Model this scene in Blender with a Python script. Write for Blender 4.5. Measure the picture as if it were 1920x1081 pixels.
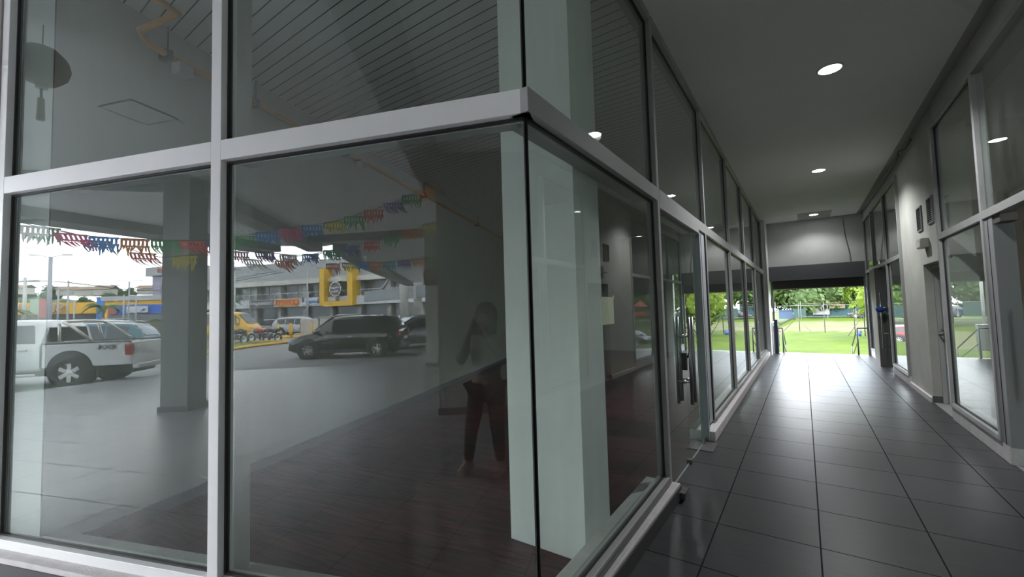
import bpy, math, random
from mathutils import Vector, Matrix
random.seed(7)
for o in list(bpy.data.objects): bpy.data.objects.remove(o)
sc = bpy.context.scene
COL = sc.collection
# ------------------------------------------------------------------ camera
cam = bpy.data.cameras.new('camera'); co = bpy.data.objects.new('camera', cam); COL.objects.link(co)
cam.sensor_width = 36; cam.lens = 789.72/1920*36; cam.clip_end = 900; cam.clip_start = .02
Rm = Matrix(((0.82168141, 0.05206138, 0.56756433), (0.56928023, -0.02681122, -0.82170626), (-0.02756207, 0.99828391, -0.0516678)))
co.matrix_world = Matrix.Translation((1.0224, -1.6249, 1.5765)) @ Rm.to_4x4()
sc.camera = co
# ------------------------------------------------------------------ exposure / cycles quality
vs = sc.view_settings
vs.view_transform = 'Standard'; vs.look = 'None'; vs.gamma = 1; vs.exposure = 2.7; vs.use_curve_mapping = False
cy = sc.cycles
cy.max_bounces = 10; cy.transparent_max_bounces = 40; cy.diffuse_bounces = 5; cy.glossy_bounces = 6
cy.use_denoising = True; cy.use_adaptive_sampling = False; cy.denoising_prefilter = 'ACCURATE'; cy.sample_clamp_indirect = 6; cy.caustics_reflective = False; cy.caustics_refractive = False
cy.blur_glossy = 0.5
# ------------------------------------------------------------------ world : bright overcast sky
w = bpy.data.worlds.new('overcast_sky'); sc.world = w; w.use_nodes = True
nt = w.node_tree; nt.nodes.clear()
def N(nt, t, **k):
    n = nt.nodes.new(t)
    for a, b in k.items():
        if a.startswith('i_'):
            key = a[2:]
            n.inputs[int(key) if key.isdigit() else key.replace('_', ' ')].default_value = b
        else: setattr(n, a, b)
    return n
SKY = 2.8
tc = N(nt, 'ShaderNodeTexCoord'); mp = N(nt, 'ShaderNodeMapping'); mp.inputs['Scale'].default_value = (1.2, 1.2, 4.0)
no = N(nt, 'ShaderNodeTexNoise', i_Scale=2.2, i_Detail=6.0, i_Roughness=.55)
cr = N(nt, 'ShaderNodeValToRGB'); cr.color_ramp.elements[0].position = .38; cr.color_ramp.elements[0].color = (.50, .58, .70, 1)
cr.color_ramp.elements[1].position = .62; cr.color_ramp.elements[1].color = (1.0, 1.0, 1.0, 1)
bg = N(nt, 'ShaderNodeBackground', i_Strength=SKY); ou = N(nt, 'ShaderNodeOutputWorld')
L = nt.links.new
L(tc.outputs['Generated'], mp.inputs['Vector']); L(mp.outputs[0], no.inputs['Vector']); L(no.outputs[0], cr.inputs[0]); sx = N(nt, 'ShaderNodeSeparateXYZ'); L(tc.outputs['Generated'], sx.inputs[0])
gr = N(nt, 'ShaderNodeMapRange'); gr.inputs[1].default_value = 0; gr.inputs[2].default_value = .7; gr.inputs[3].default_value = 1.25; gr.inputs[4].default_value = .75
L(sx.outputs[2], gr.inputs[0]); gm_ = N(nt, 'ShaderNodeMath', operation='MULTIPLY'); gm_.inputs[1].default_value = SKY; L(gr.outputs[0], gm_.inputs[0]); L(gm_.outputs[0], bg.inputs[1])
L(cr.outputs[0], bg.inputs[0]); L(bg.outputs[0], ou.inputs[0])
# ------------------------------------------------------------------ frames of reference
ca = 0.3294641; sa = 0.9441681
U = Vector((-sa, -ca, 0)); NV = Vector((ca, -sa, 0))      # along the front facade, and outward from it
FROT = math.atan2(-ca, -sa)
def F(s, n, z=0): v = U*s + NV*n; return Vector((v.x, v.y, z))
def yr(y): return -1.62 + (y+1.62)*.951
# ------------------------------------------------------------------ materials
MATS = {}
def mat(name, col, rough=.6, metal=0, var=0, vscale=6, bump=0, bscale=40, spec=.5, emit=None, es=0):
    if name in MATS: return MATS[name]
    m = bpy.data.materials.new(name); m.use_nodes = True; t = m.node_tree; b = t.nodes['Principled BSDF']
    b.inputs['Base Color'].default_value = (*col, 1); b.inputs['Roughness'].default_value = rough; b.inputs['Metallic'].default_value = metal
    b.inputs['Specular IOR Level'].default_value = spec
    if var or bump:
        c = N(t, 'ShaderNodeTexCoord')
    if var:
        n = N(t, 'ShaderNodeTexNoise', i_Scale=vscale, i_Detail=6.0, i_Roughness=.6)
        t.links.new(c.outputs['Object'], n.inputs['Vector'])
        mx = N(t, 'ShaderNodeMix', data_type='RGBA')
        mx.inputs[6].default_value = (*[max(0, x*(1-var)) for x in col], 1); mx.inputs[7].default_value = (*[min(1, x*(1+var)) for x in col], 1)
        t.links.new(n.outputs[0], mx.inputs[0]); t.links.new(mx.outputs[2], b.inputs['Base Color'])
    if bump:
        n2 = N(t, 'ShaderNodeTexNoise', i_Scale=bscale, i_Detail=4.0); t.links.new(c.outputs['Object'], n2.inputs['Vector'])
        bp = N(t, 'ShaderNodeBump', i_Strength=bump, i_Distance=.01); t.links.new(n2.outputs[0], bp.inputs['Height']); t.links.new(bp.outputs[0], b.inputs['Normal'])
    if emit:
        b.inputs['Emission Color'].default_value = (*emit, 1); b.inputs['Emission Strength'].default_value = es
    MATS[name] = m; return m
def glass_mat(name, f0=.09, tint=(.93, .97, .95), dust=.015, rough=0.0):
    m = bpy.data.materials.new(name); m.use_nodes = True; t = m.node_tree; t.nodes.clear(); L = t.links.new
    lw = N(t, 'ShaderNodeLayerWeight', i_Blend=.5); p = N(t, 'ShaderNodeMath', operation='POWER'); p.inputs[1].default_value = 5
    ma = N(t, 'ShaderNodeMath', operation='MULTIPLY_ADD'); ma.inputs[1].default_value = 1-f0; ma.inputs[2].default_value = f0
    L(lw.outputs['Facing'], p.inputs[0]); L(p.outputs[0], ma.inputs[0])
    ge = N(t, 'ShaderNodeNewGeometry'); fr = N(t, 'ShaderNodeMath', operation='SUBTRACT'); fr.inputs[0].default_value = 1; L(ge.outputs['Backfacing'], fr.inputs[1])
    mf = N(t, 'ShaderNodeMath', operation='MULTIPLY'); L(fr.outputs[0], mf.inputs[0]); L(ma.outputs[0], mf.inputs[1]); ma = mf
    tr = N(t, 'ShaderNodeBsdfTransparent'); tr.inputs[0].default_value = (*tint, 1)
    gl = N(t, 'ShaderNodeBsdfGlossy'); gl.inputs['Roughness'].default_value = rough; gl.inputs[0].default_value = (.97, 1, .98, 1)
    mx = N(t, 'ShaderNodeMixShader'); L(ma.outputs[0], mx.inputs[0]); L(tr.outputs[0], mx.inputs[1]); L(gl.outputs[0], mx.inputs[2])
    df = N(t, 'ShaderNodeBsdfDiffuse'); df.inputs[0].default_value = (.5, .52, .5, 1)
    c = N(t, 'ShaderNodeTexCoord'); mp = N(t, 'ShaderNodeMapping'); mp.inputs['Scale'].default_value = (3, 3, .5)
    n = N(t, 'ShaderNodeTexNoise', i_Scale=2.0, i_Detail=8.0, i_Roughness=.7); L(c.outputs['Object'], mp.inputs[0]); L(mp.outputs[0], n.inputs['Vector'])
    mr = N(t, 'ShaderNodeMapRange'); mr.inputs[1].default_value = .4; mr.inputs[2].default_value = .8; mr.inputs[3].default_value = dust*.3; mr.inputs[4].default_value = dust*3
    L(n.outputs[0], mr.inputs[0]); m2 = N(t, 'ShaderNodeMixShader'); L(mr.outputs[0], m2.inputs[0]); L(mx.outputs[0], m2.inputs[1]); L(df.outputs[0], m2.inputs[2])
    o = N(t, 'ShaderNodeOutputMaterial'); L(m2.outputs[0], o.inputs[0]); return m
def tile_mat(name, ox, oy, rot, base=(.058, .058, .060), rough=.31):
    m = bpy.data.materials.new(name); m.use_nodes = True; t = m.node_tree; b = t.nodes['Principled BSDF']; L = t.links.new
    c = N(t, 'ShaderNodeTexCoord'); mp = N(t, 'ShaderNodeMapping', vector_type='TEXTURE'); mp.inputs['Location'].default_value = (ox, oy, 0); mp.inputs['Rotation'].default_value = (0, 0, rot)
    L(c.outputs['Object'], mp.inputs[0])
    br = N(t, 'ShaderNodeTexBrick', offset=0.0, squash=1.0); br.inputs['Scale'].default_value = 1; br.inputs['Brick Width'].default_value = .6; br.inputs['Row Height'].default_value = .6
    br.inputs['Mortar Size'].default_value = .005; br.inputs['Mortar Smooth'].default_value = .1; br.inputs['Bias'].default_value = 0
    br.inputs['Color1'].default_value = (*[x*.92 for x in base], 1); br.inputs['Color2'].default_value = (*[x*1.1 for x in base], 1); br.inputs['Mortar'].default_value = (.010, .010, .010, 1)
    L(mp.outputs[0], br.inputs['Vector'])
    mp2 = N(t, 'ShaderNodeMapping'); mp2.inputs['Scale'].default_value = (2.2, 16, 1); L(mp.outputs[0], mp2.inputs[0])
    n = N(t, 'ShaderNodeTexNoise', i_Scale=1.3, i_Detail=8.0, i_Roughness=.65, i_Distortion=.6); L(mp2.outputs[0], n.inputs['Vector'])
    mx = N(t, 'ShaderNodeMix', data_type='RGBA', blend_type='MULTIPLY'); mx.inputs[0].default_value = 1
    cr = N(t, 'ShaderNodeValToRGB'); cr.color_ramp.elements[0].color = (.78, .78, .79, 1); cr.color_ramp.elements[1].color = (1.2, 1.19, 1.18, 1); cr.color_ramp.elements[0].position = .3; cr.color_ramp.elements[1].position = .72
    L(n.outputs[0], cr.inputs[0]); L(br.outputs[0], mx.inputs[6]); L(cr.outputs[0], mx.inputs[7]); L(mx.outputs[2], b.inputs['Base Color'])
    mr = N(t, 'ShaderNodeMapRange'); mr.inputs[3].default_value = rough-.07; mr.inputs[4].default_value = rough+.12; L(n.outputs[0], mr.inputs[0])
    ad = N(t, 'ShaderNodeMath', operation='MAXIMUM'); mu = N(t, 'ShaderNodeMath', operation='MULTIPLY'); mu.inputs[1].default_value = .9; L(br.outputs[1], mu.inputs[0]); L(mr.outputs[0], ad.inputs[0]); L(mu.outputs[0], ad.inputs[1]); L(ad.outputs[0], b.inputs['Roughness'])
    hs = N(t, 'ShaderNodeMath', operation='MULTIPLY_ADD'); hs.inputs[1].default_value = .35; L(n.outputs[0], hs.inputs[0])
    iv = N(t, 'ShaderNodeMath', operation='MULTIPLY'); iv.inputs[1].default_value = -1.5; L(br.outputs[1], iv.inputs[0]); L(iv.outputs[0], hs.inputs[2])
    bp = N(t, 'ShaderNodeBump', i_Strength=.14, i_Distance=.004); L(hs.outputs[0], bp.inputs['Height']); L(bp.outputs[0], b.inputs['Normal'])
    b.inputs['Specular IOR Level'].default_value = .21
    return m
def plank_mat():
    m = bpy.data.materials.new('dark_red_laminate'); m.use_nodes = True; t = m.node_tree; b = t.nodes['Principled BSDF']; L = t.links.new
    c = N(t, 'ShaderNodeTexCoord'); mp = N(t, 'ShaderNodeMapping', vector_type='TEXTURE'); mp.inputs['Rotation'].default_value = (0, 0, math.radians(8)); L(c.outputs['Object'], mp.inputs[0])
    br = N(t, 'ShaderNodeTexBrick', offset=.4); br.inputs['Scale'].default_value = 1; br.inputs['Brick Width'].default_value = 1.2; br.inputs['Row Height'].default_value = .16; br.inputs['Mortar Size'].default_value = .002
    br.inputs['Color1'].default_value = (.050, .012, .012, 1); br.inputs['Color2'].default_value = (.075, .019, .017, 1); br.inputs['Mortar'].default_value = (.008, .004, .004, 1)
    L(mp.outputs[0], br.inputs['Vector'])
    mp2 = N(t, 'ShaderNodeMapping'); mp2.inputs['Scale'].default_value = (1.5, 22, 1); L(mp.outputs[0], mp2.inputs[0])
    n = N(t, 'ShaderNodeTexNoise', i_Scale=1.5, i_Detail=7.0, i_Distortion=1.2); L(mp2.outputs[0], n.inputs['Vector'])
    cr = N(t, 'ShaderNodeValToRGB'); cr.color_ramp.elements[0].color = (.4, .35, .35, 1); cr.color_ramp.elements[1].color = (2.2, 1.9, 1.8, 1); cr.color_ramp.elements[0].position = .35; cr.color_ramp.elements[1].position = .7
    mx = N(t, 'ShaderNodeMix', data_type='RGBA', blend_type='MULTIPLY'); mx.inputs[0].default_value = 1; L(n.outputs[0], cr.inputs[0]); L(br.outputs[0], mx.inputs[6]); L(cr.outputs[0], mx.inputs[7]); L(mx.outputs[2], b.inputs['Base Color'])
    b.inputs['Roughness'].default_value = .45; return m
def slat_mat():
    m = bpy.data.materials.new('grey_slat_ceiling'); m.use_nodes = True; t = m.node_tree; b = t.nodes['Principled BSDF']; L = t.links.new
    c = N(t, 'ShaderNodeTexCoord'); br = N(t, 'ShaderNodeTexBrick', offset=0.0); br.inputs['Scale'].default_value = 1; br.inputs['Brick Width'].default_value = 40; br.inputs['Row Height'].default_value = .112; br.inputs['Mortar Size'].default_value = .005
    br.inputs['Color1'].default_value = (.80, .80, .80, 1); br.inputs['Color2'].default_value = (.80, .80, .80, 1); br.inputs['Mortar'].default_value = (.06, .06, .06, 1)
    mp = N(t, 'ShaderNodeMapping'); mp.inputs['Location'].default_value = (20, .02, 0); L(c.outputs['Object'], mp.inputs[0]); L(mp.outputs[0], br.inputs['Vector']); L(br.outputs[0], b.inputs['Base Color'])
    iv = N(t, 'ShaderNodeMath', operation='SUBTRACT'); iv.inputs[0].default_value = 1; L(br.outputs[1], iv.inputs[1])
    bp = N(t, 'ShaderNodeBump', i_Strength=.6, i_Distance=.01); L(iv.outputs[0], bp.inputs['Height']); L(bp.outputs[0], b.inputs['Normal']); b.inputs['Roughness'].default_value = .4; return m
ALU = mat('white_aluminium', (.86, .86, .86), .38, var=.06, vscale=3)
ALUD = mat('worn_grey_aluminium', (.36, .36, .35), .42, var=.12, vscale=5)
ALUF = mat('dark_aluminium_channel', (.13, .13, .13), .35)
GASK = mat('black_rubber_gasket', (.012, .012, .012), .5)
GL = glass_mat('clear_storefront_glass', f0=.08)
GLD = glass_mat('greenish_door_glass', f0=.13, tint=(.86, .95, .92), dust=.02)
CONC = mat('painted_concrete', (.5, .5, .49), .85, var=.12, vscale=3, bump=.15, bscale=60)
PLAS = mat('light_plaster', (.56, .56, .53), .85, var=.13, vscale=2.2, bump=.25, bscale=35)
WHITE = mat('white_painted_plaster', (.80, .81, .80), .75, var=.04, vscale=4, bump=.1)
CURB = mat('cast_cement_curb', (.62, .59, .58), .85, var=.22, vscale=9, bump=.4, bscale=50)
CEIL = mat('matte_ceiling_paint', (.78, .78, .76), .9, var=.07, vscale=.9, bump=.05)
WALLG = mat('grey_partition_paint', (.50, .51, .48), .8, var=.06, vscale=1.2)
STAIN = mat('stained_grey_render', (.47, .47, .42), .85, var=.28, vscale=1.8, bump=.3, bscale=30)
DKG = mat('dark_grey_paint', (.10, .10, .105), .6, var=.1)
SHUT = mat('brown_black_shutter', (.045, .042, .04), .5)
STEEL = mat('brushed_steel', (.45, .45, .45), .3, metal=1)
STEELD = mat('dark_steel_tube', (.13, .125, .12), .45, metal=.3)
ASPH = mat('worn_asphalt', (.19, .192, .195), .85, var=.18, vscale=.6, bump=.3)
YEL = mat('yellow_curb_paint', (.62, .36, .03), .7, var=.12)
YELB = mat('yellow_facade', (.75, .42, .03), .7, var=.05, vscale=.3)
TILE = tile_mat('dark_grey_corridor_tile', 1.0298, 1.7672, 0)
TILEP = tile_mat('grey_plaza_tile', F(.23, .2).x, F(.23, .2).y, FROT, base=(.30, .303, .312), rough=.34)
# ------------------------------------------------------------------ mesh helpers
class MB:
    def __init__(s): s.v = []; s.f = []; s.sm = []
    def box(s, a, b, M=None):
        x0, y0, z0 = a; x1, y1, z1 = b; i = len(s.v)
        P = [(x0, y0, z0), (x1, y0, z0), (x1, y1, z0), (x0, y1, z0), (x0, y0, z1), (x1, y0, z1), (x1, y1, z1), (x0, y1, z1)]
        s.v += [tuple(M @ Vector(p)) if M else p for p in P]
        s.f += [tuple(i+k for k in q) for q in ((0, 3, 2, 1), (4, 5, 6, 7), (0, 1, 5, 4), (1, 2, 6, 5), (2, 3, 7, 6), (3, 0, 4, 7))]; s.sm += [0]*6; return s
    def face(s, *P, smooth=0):
        i = len(s.v); s.v += [tuple(p) for p in P]; s.f.append(tuple(range(i, i+len(P)))); s.sm.append(smooth); return s
    def tube(s, pts, r, n=10, cap=True):
        pts = [Vector(p) for p in pts]; i0 = len(s.v); K = len(pts)
        rr = r if isinstance(r, (list, tuple)) else [r]*K
        prev = None
        for k, p in enumerate(pts):
            d = (pts[min(k+1, K-1)]-pts[max(k-1, 0)]).normalized()
            a = prev if prev else (Vector((0, 0, 1)) if abs(d.z) < .9 else Vector((1, 0, 0)))
            x = (a - d*a.dot(d)).normalized(); y = d.cross(x); prev = x
            for j in range(n):
                t = 2*math.pi*j/n; s.v.append(tuple(p + x*math.cos(t)*rr[k] + y*math.sin(t)*rr[k]))
        for k in range(K-1):
            for j in range(n):
                a = i0+k*n+j; b = i0+k*n+(j+1) % n; s.f.append((a, b, b+n, a+n)); s.sm.append(1)
        if cap:
            s.f.append(tuple(i0+j for j in range(n))[::-1]); s.sm.append(0); s.f.append(tuple(i0+(K-1)*n+j for j in range(n))); s.sm.append(0)
        return s
    def lathe(s, prof, n=24, axis='z', c=(0, 0, 0)):
        i0 = len(s.v); c = Vector(c)
        for (r, h) in prof:
            for j in range(n):
                t = 2*math.pi*j/n
                p = {'z': (r*math.cos(t), r*math.sin(t), h), 'y': (r*math.cos(t), h, r*math.sin(t)), 'x': (h, r*math.cos(t), r*math.sin(t))}[axis]
                s.v.append(tuple(c+Vector(p)))
        for k in range(len(prof)-1):
            for j in range(n):
                a = i0+k*n+j; b = i0+k*n+(j+1) % n; s.f.append((a, b, b+n, a+n)); s.sm.append(1)
        return s
    def prism(s, poly, z0, z1):
        i = len(s.v); n = len(poly)
        s.v += [(p[0], p[1], z0) for p in poly]+[(p[0], p[1], z1) for p in poly]
        s.f.append(tuple(range(i, i+n))[::-1]); s.f.append(tuple(range(i+n, i+2*n))); s.sm += [0, 0]
        for k in range(n): s.f.append((i+k, i+(k+1) % n, i+n+(k+1) % n, i+n+k)); s.sm.append(0)
        return s
    def build(s, name, m, parent=None, bevel=0, loc=None, kind=None, two=False):
        me = bpy.data.meshes.new(name); me.from_pydata(s.v, [], s.f); me.update()
        if any(s.sm): me.polygons.foreach_set('use_smooth', [bool(x) for x in s.sm])
        o = bpy.data.objects.new(name, me); COL.objects.link(o); me.materials.append(m)
        if parent: o.parent = parent
        if loc: o.location = loc
        if bevel:
            b = o.modifiers.new('bevel', 'BEVEL'); b.width = bevel; b.segments = 2; b.limit_method = 'ANGLE'
        if kind: o['kind'] = kind
        return o
def recenter(o):
    vs = [v.co for v in o.data.vertices]; c = Vector(((min(v.x for v in vs)+max(v.x for v in vs))/2, (min(v.y for v in vs)+max(v.y for v in vs))/2, min(v.z for v in vs)))
    o.data.transform(Matrix.Translation(-c)); o.location = o.location + c; return o
def empty(name, loc=(0, 0, 0), rz=0, kind=None):
    o = bpy.data.objects.new(name, None); COL.objects.link(o); o.location = loc; o.rotation_euler = (0, 0, rz); o.empty_display_size = .1
    if kind: o['kind'] = kind
    return o
def tag(o, label, cat, group=None, kind=None):
    o['label'] = label; o['category'] = cat
    if group: o['group'] = group
    if kind: o['kind'] = kind
    return o
def thing(name, label, cat, loc=(0, 0, 0), rz=0, group=None): return tag(empty(name, loc, rz), label, cat, group)
def struct(name, mb, m, label=None, cat=None, bevel=0):
    o = mb.build(name, m, bevel=bevel, kind='structure')
    if label: tag(o, label, cat)
    return o
def copy_tree(o, parent=None):
    c = o.copy(); COL.objects.link(c); c.parent = parent
    for ch in list(o.children): copy_tree(ch, c)
    return c
def text(s, size, m, parent, M, name='lettering', ext=.01, bold=0, align='CENTER', sx=1):
    cu = bpy.data.curves.new(name, 'FONT'); cu.body = s; cu.size = size; cu.extrude = ext; cu.align_x = align; cu.align_y = 'CENTER'; cu.offset = bold
    o = bpy.data.objects.new(name, cu); COL.objects.link(o); cu.materials.append(m); o.parent = parent
    me = bpy.data.meshes.new_from_object(o); bpy.data.objects.remove(o); me.name = name
    o = bpy.data.objects.new(name, me); COL.objects.link(o); o.parent = parent
    if not me.materials: me.materials.append(m)
    o.matrix_local = M @ Matrix.Diagonal((sx, 1, 1, 1)); return o
def facing(pos, right, up=(0, 0, 1)):
    r = Vector(right).normalized(); u = Vector(up).normalized(); n = r.cross(u)
    return Matrix(((r.x, u.x, n.x, pos[0]), (r.y, u.y, n.y, pos[1]), (r.z, u.z, n.z, pos[2]), (0, 0, 0, 1)))
# ================================================================== LARGE STRUCTURE
CZ = 4.12
def sn(*L): return [tuple(F(s, n)[:2]) for s, n in L]
XR = 2.57
# floors
fl = struct('floor', MB().prism([(0, 0), (XR+4.2, 0), (XR+4.2, -5.2), (-.2, -5.2), (-.2, -1.2), tuple(F(0, 0)[:2])][::-1], -.15, 0), TILE, 'dark grey tiled corridor floor with glossy sheen', 'floor')
bpy.data.objects.remove(fl)
floor_poly = [(-.02, 0), (-.02, 14.35), (XR+4.2, 14.35), (XR+4.2, -5.0), (-.2, -5.0), tuple(F(0, .35)[:2])]
struct('floor', MB().prism(floor_poly[::-1], -.15, 0), TILE, 'dark grey square tiled floor of the corridor', 'floor')
plaza = sn((-.02, -.02), (16, -.02), (13.6, 2.0), (13.2, 4.6), (12.9, 6.6), (11.3, 8.1), (8.3, 9.5), (6.9, 12.0), (9.5, 17.5), (20, 40))+[(14, -38), (14, -5.0), (-.2, -5.0), tuple(F(0, .35)[:2])]
struct('floor_plaza', MB().prism(plaza, -.15, .0), TILEP, 'grey tiled floor of the covered plaza outside the shop', 'floor')
# shop interior floor
struct('floor_shop', MB().prism([(-.0, -.0), (0, 13.4), (-9, 13.4)] + sn((4.2, 0)), -.15, -.002), plank_mat(), 'dark red laminate floor inside the corner shop', 'floor')
struct('floor_right_shop', MB().box((XR+.0, yr(2.2), -.1), (XR+4.2, 14.35, .004)), mat('pale_interior_tile', (.30, .29, .27), .35, var=.1), 'pale floor inside the shops on the right', 'floor')
# ceilings
struct('ceiling', MB().prism([(.03, -4.75), (2.42, -4.75), (2.42, 14.3), (.03, 14.3)], CZ, CZ+.2), CEIL, 'flat grey painted corridor ceiling with round downlights', 'ceiling')
struct('trim_1', MB().face((2.42, -4.75, CZ), (2.42, 14.3, CZ), (2.60, 14.3, CZ+.10), (2.60, -4.75, CZ+.10)).face((2.42, -4.75, CZ+.2), (2.60, -4.75, CZ+.3), (2.60, 14.3, CZ+.3), (2.42, 14.3, CZ+.2)), CONC, 'sloped plaster strip where ceiling meets right wall', 'cornice')
struct('ceiling_shop', MB().prism([(-.02, .02), (-.02, 13.4), (-9, 13.4)] + sn((4.2, -.03)), CZ-.02, CZ+.25), slat_mat(), 'grey slatted ceiling inside the corner shop', 'ceiling')
soff = [(.03, .03), (.03, -4.6)] + [(-1.0, -4.6), (14, -5.0), (14, -33)] + sn((16.9, 30), (11, 15.3), (9.3, 10.9), (10.4, 11.2), (12.0, 10.2), (12.9, 4.2), (13.2, .02))
SOF = mat('plaza_soffit_paint', (.82, .82, .80), .9, var=.06, vscale=.8)
struct('ceiling_plaza', MB().prism(soff, CZ, CZ+.35), SOF, 'flat grey soffit of the covered plaza', 'ceiling')
# ---- partition inside the shop, perpendicular to the front glass
mb = MB(); e = empty('wall_partition', (0, 0, 0), FROT, 'structure'); tag(e, 'grey partition wall inside the shop running away from the front glass', 'wall')
MB().box((3.34, -15.8, 0), (3.72, -.03, CZ)).build('wall_face', WALLG, e)
MB().box((3.335, -.03, 0), (3.735, -.022, CZ)).build('end_shade_sheet', mat('partition_end_shade', (.26, .27, .26), .7), e)  # sheet added over the daylit partition end, shade put into its darker colour
MB().box((3.325, -15.8, 0), (3.34, -.25, .09)).build('baseboard_strip', DKG, e)
struct('wall_shop_back', MB().box((-10, 13.35, 0), (.0, 13.6, CZ)), WALLG, 'grey back wall of the corner shop', 'wall')
# column inside the corner
struct('wall_column', MB().box((-.73, .82, 0), (-.165, 1.22, CZ)), WHITE, 'white square plaster column inside the glass corner', 'column')
# left wall end (pilaster) and end wall
struct('wall_left', MB().box((-.2, 13.32, 0), (.15, 14.3, CZ)), WHITE, 'pale plaster wall at the far end of the left shopfront', 'wall')
struct('wall_left_head', MB().box((-.1, .06, 4.055), (.03, 13.32, CZ+.1)), CONC, 'narrow plaster head above the left shopfront', 'wall')
ew = struct('wall_end', MB().box((.15, 14.2, 2.72), (XR+.6, 14.45, CZ+.3)), PLAS, 'pale plaster wall above the far corridor opening', 'wall')
struct('trim_2', MB().box((.15, 14.1, 2.27), (XR, 14.42, 2.72)), DKG, 'dark grey beam across the far corridor opening', 'beam')
# right wall solids
struct('wall_right', MB().box((XR, yr(7.80), 0), (XR+.3, yr(9.42), CZ+.12)).box((XR, yr(6.60), 2.10), (XR+.3, yr(7.80), CZ+.12)).box((XR, yr(6.52), 0), (XR+.3, yr(6.66), 2.10)), STAIN, 'stained grey rendered wall between the right shopfronts', 'wall')
struct('wall_right_head', MB().box((XR, -4.75, 3.88), (XR+.25, yr(6.6), CZ+.12)).box((XR, yr(9.42), 3.88), (XR+.25, 14.3, CZ+.12)), PLAS, 'plaster band above the right shopfronts', 'wall')
struct('wall_right_near', MB().box((XR, -4.9, 0), (XR+.3, yr(1.6), 3.9)), PLAS, 'plaster wall beside the near right doorway', 'wall')
struct('wall_back', MB().box((-.93, -5.1, 0), (XR+3, -4.74, CZ)), mat('grey_rear_wall', (.36, .37, .34), .85, var=.08, vscale=1.5), 'grey wall behind the photographer reflected in the front glass', 'wall')
struct('baseboard_back', MB().box((-.95, -4.74, 0), (XR, -4.72, .1)), DKG, 'dark baseboard along the rear wall', 'baseboard')
struct('wall_right_shop', MB().box((XR+4, -4, 0), (XR+4.2, 14.35, CZ)).box((XR+.3, yr(7.8), 0), (XR+4, yr(7.95), CZ)), mat('beige_interior_paint', (.50, .45, .36), .8, var=.05), 'beige inner walls of the right shops', 'wall')
struct('ceiling_right_shop', MB().box((XR+.25, -4.75, CZ), (XR+4.2, 14.35, CZ+.2)), CEIL, 'ceiling inside the right shops', 'ceiling')
struct('wall_right_shop_end', MB().box((XR+.3, 14.25, 0), (XR+4.2, 14.45, CZ)), PLAS, 'end wall of the right shops', 'wall')
# pier at the far left edge of the front
e = empty('wall_front_pier', (0, 0, 0), FROT, 'structure'); tag(e, 'grey brown pier at the left end of the front glass', 'wall')
MB().box((3.735, -.25, 0), (4.6, .06, CZ)).build('pier_face', mat('grey_brown_render', (.30, .27, .26), .85, var=.1), e)
# ---- plaza pillars and beams
def prot(c, hx, hy, z0, z1, rz):
    return MB().box((-hx, -hy, z0), (hx, hy, z1), Matrix.Translation((c[0], c[1], 0)) @ Matrix.Rotation(rz, 4, 'Z'))
p1 = F(7.22, 3.85)
o = prot(p1, .23, .23, .02, CZ, math.radians(3)).build('wall_pillar', mat('scuffed_dark_pillar_paint', (.20, .205, .21), .6, var=.18, vscale=4)); o['kind'] = 'structure'; tag(o, 'scuffed dark grey square pillar of the plaza seen in the front glass', 'pillar')
prot(p1, .26, .26, 0, .09, math.radians(3)).build('baseboard_pillar', DKG, kind='structure')
p2 = F(5.25, 9.9)
o = prot(p2, .24, .3, 0, CZ, math.radians(4)).build('wall_pillar', mat('pale_pillar_paint', (.42, .42, .38), .8, var=.08)); o['kind'] = 'structure'; tag(o, 'pale square pillar with a brown square sign plate', 'pillar')
prot(p2, .26, .32, 0, .1, math.radians(4)).build('baseboard_pillar', DKG, kind='structure')
def beam(a, b, w, z0, z1, m, lab):
    a = Vector((a[0], a[1], 0)); b = Vector((b[0], b[1], 0)); d = (b-a).normalized(); n = Vector((-d.y, d.x, 0))*w/2
    o = MB().prism([(a-n)[:2], (b-n)[:2], (b+n)[:2], (a+n)[:2]], z0, z1).build('ceiling_beam', m, kind='structure'); tag(o, lab, 'beam'); return o
BM = mat('grey_beam_paint', (.30, .30, .30), .8, var=.1)
beam(F(7.22, 3.9), F(10.2, 10.6), .5, CZ-.28, CZ, BM, 'grey beam running from the dark pillar to the plaza corner')
beam(F(9.6, 9.4), F(5.2, 9.8), .35, CZ-.22, CZ, BM, 'grey beam running to the pillar with the sign')
beam(F(12.7, .1), F(12.4, 4.4), .9, CZ-.25, CZ+.4, BM, 'fascia beam at the plaza edge above the parked pickup')
beam(F(12.4, 4.2), F(11.8, 10.3), .9, CZ-.25, CZ+.4, BM, 'fascia beam at the plaza edge above the teal car')
beam(F(9.4, 10.9), F(11.6, 15.3), .5, CZ-.3, CZ+.4, BM, 'fascia beam leading away past the black car')
beam(F(11.5, 15.2), F(17.0, 29.5), .6, CZ-.3, CZ+.4, BM, 'long fascia beam of the far plaza wing')
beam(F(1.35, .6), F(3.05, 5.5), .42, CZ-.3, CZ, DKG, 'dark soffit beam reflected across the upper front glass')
beam(F(12.4, 1.0), F(7.3, 3.85), .4, CZ-.2, CZ, BM, 'grey beam running from the dark pillar to the plaza edge')
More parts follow.
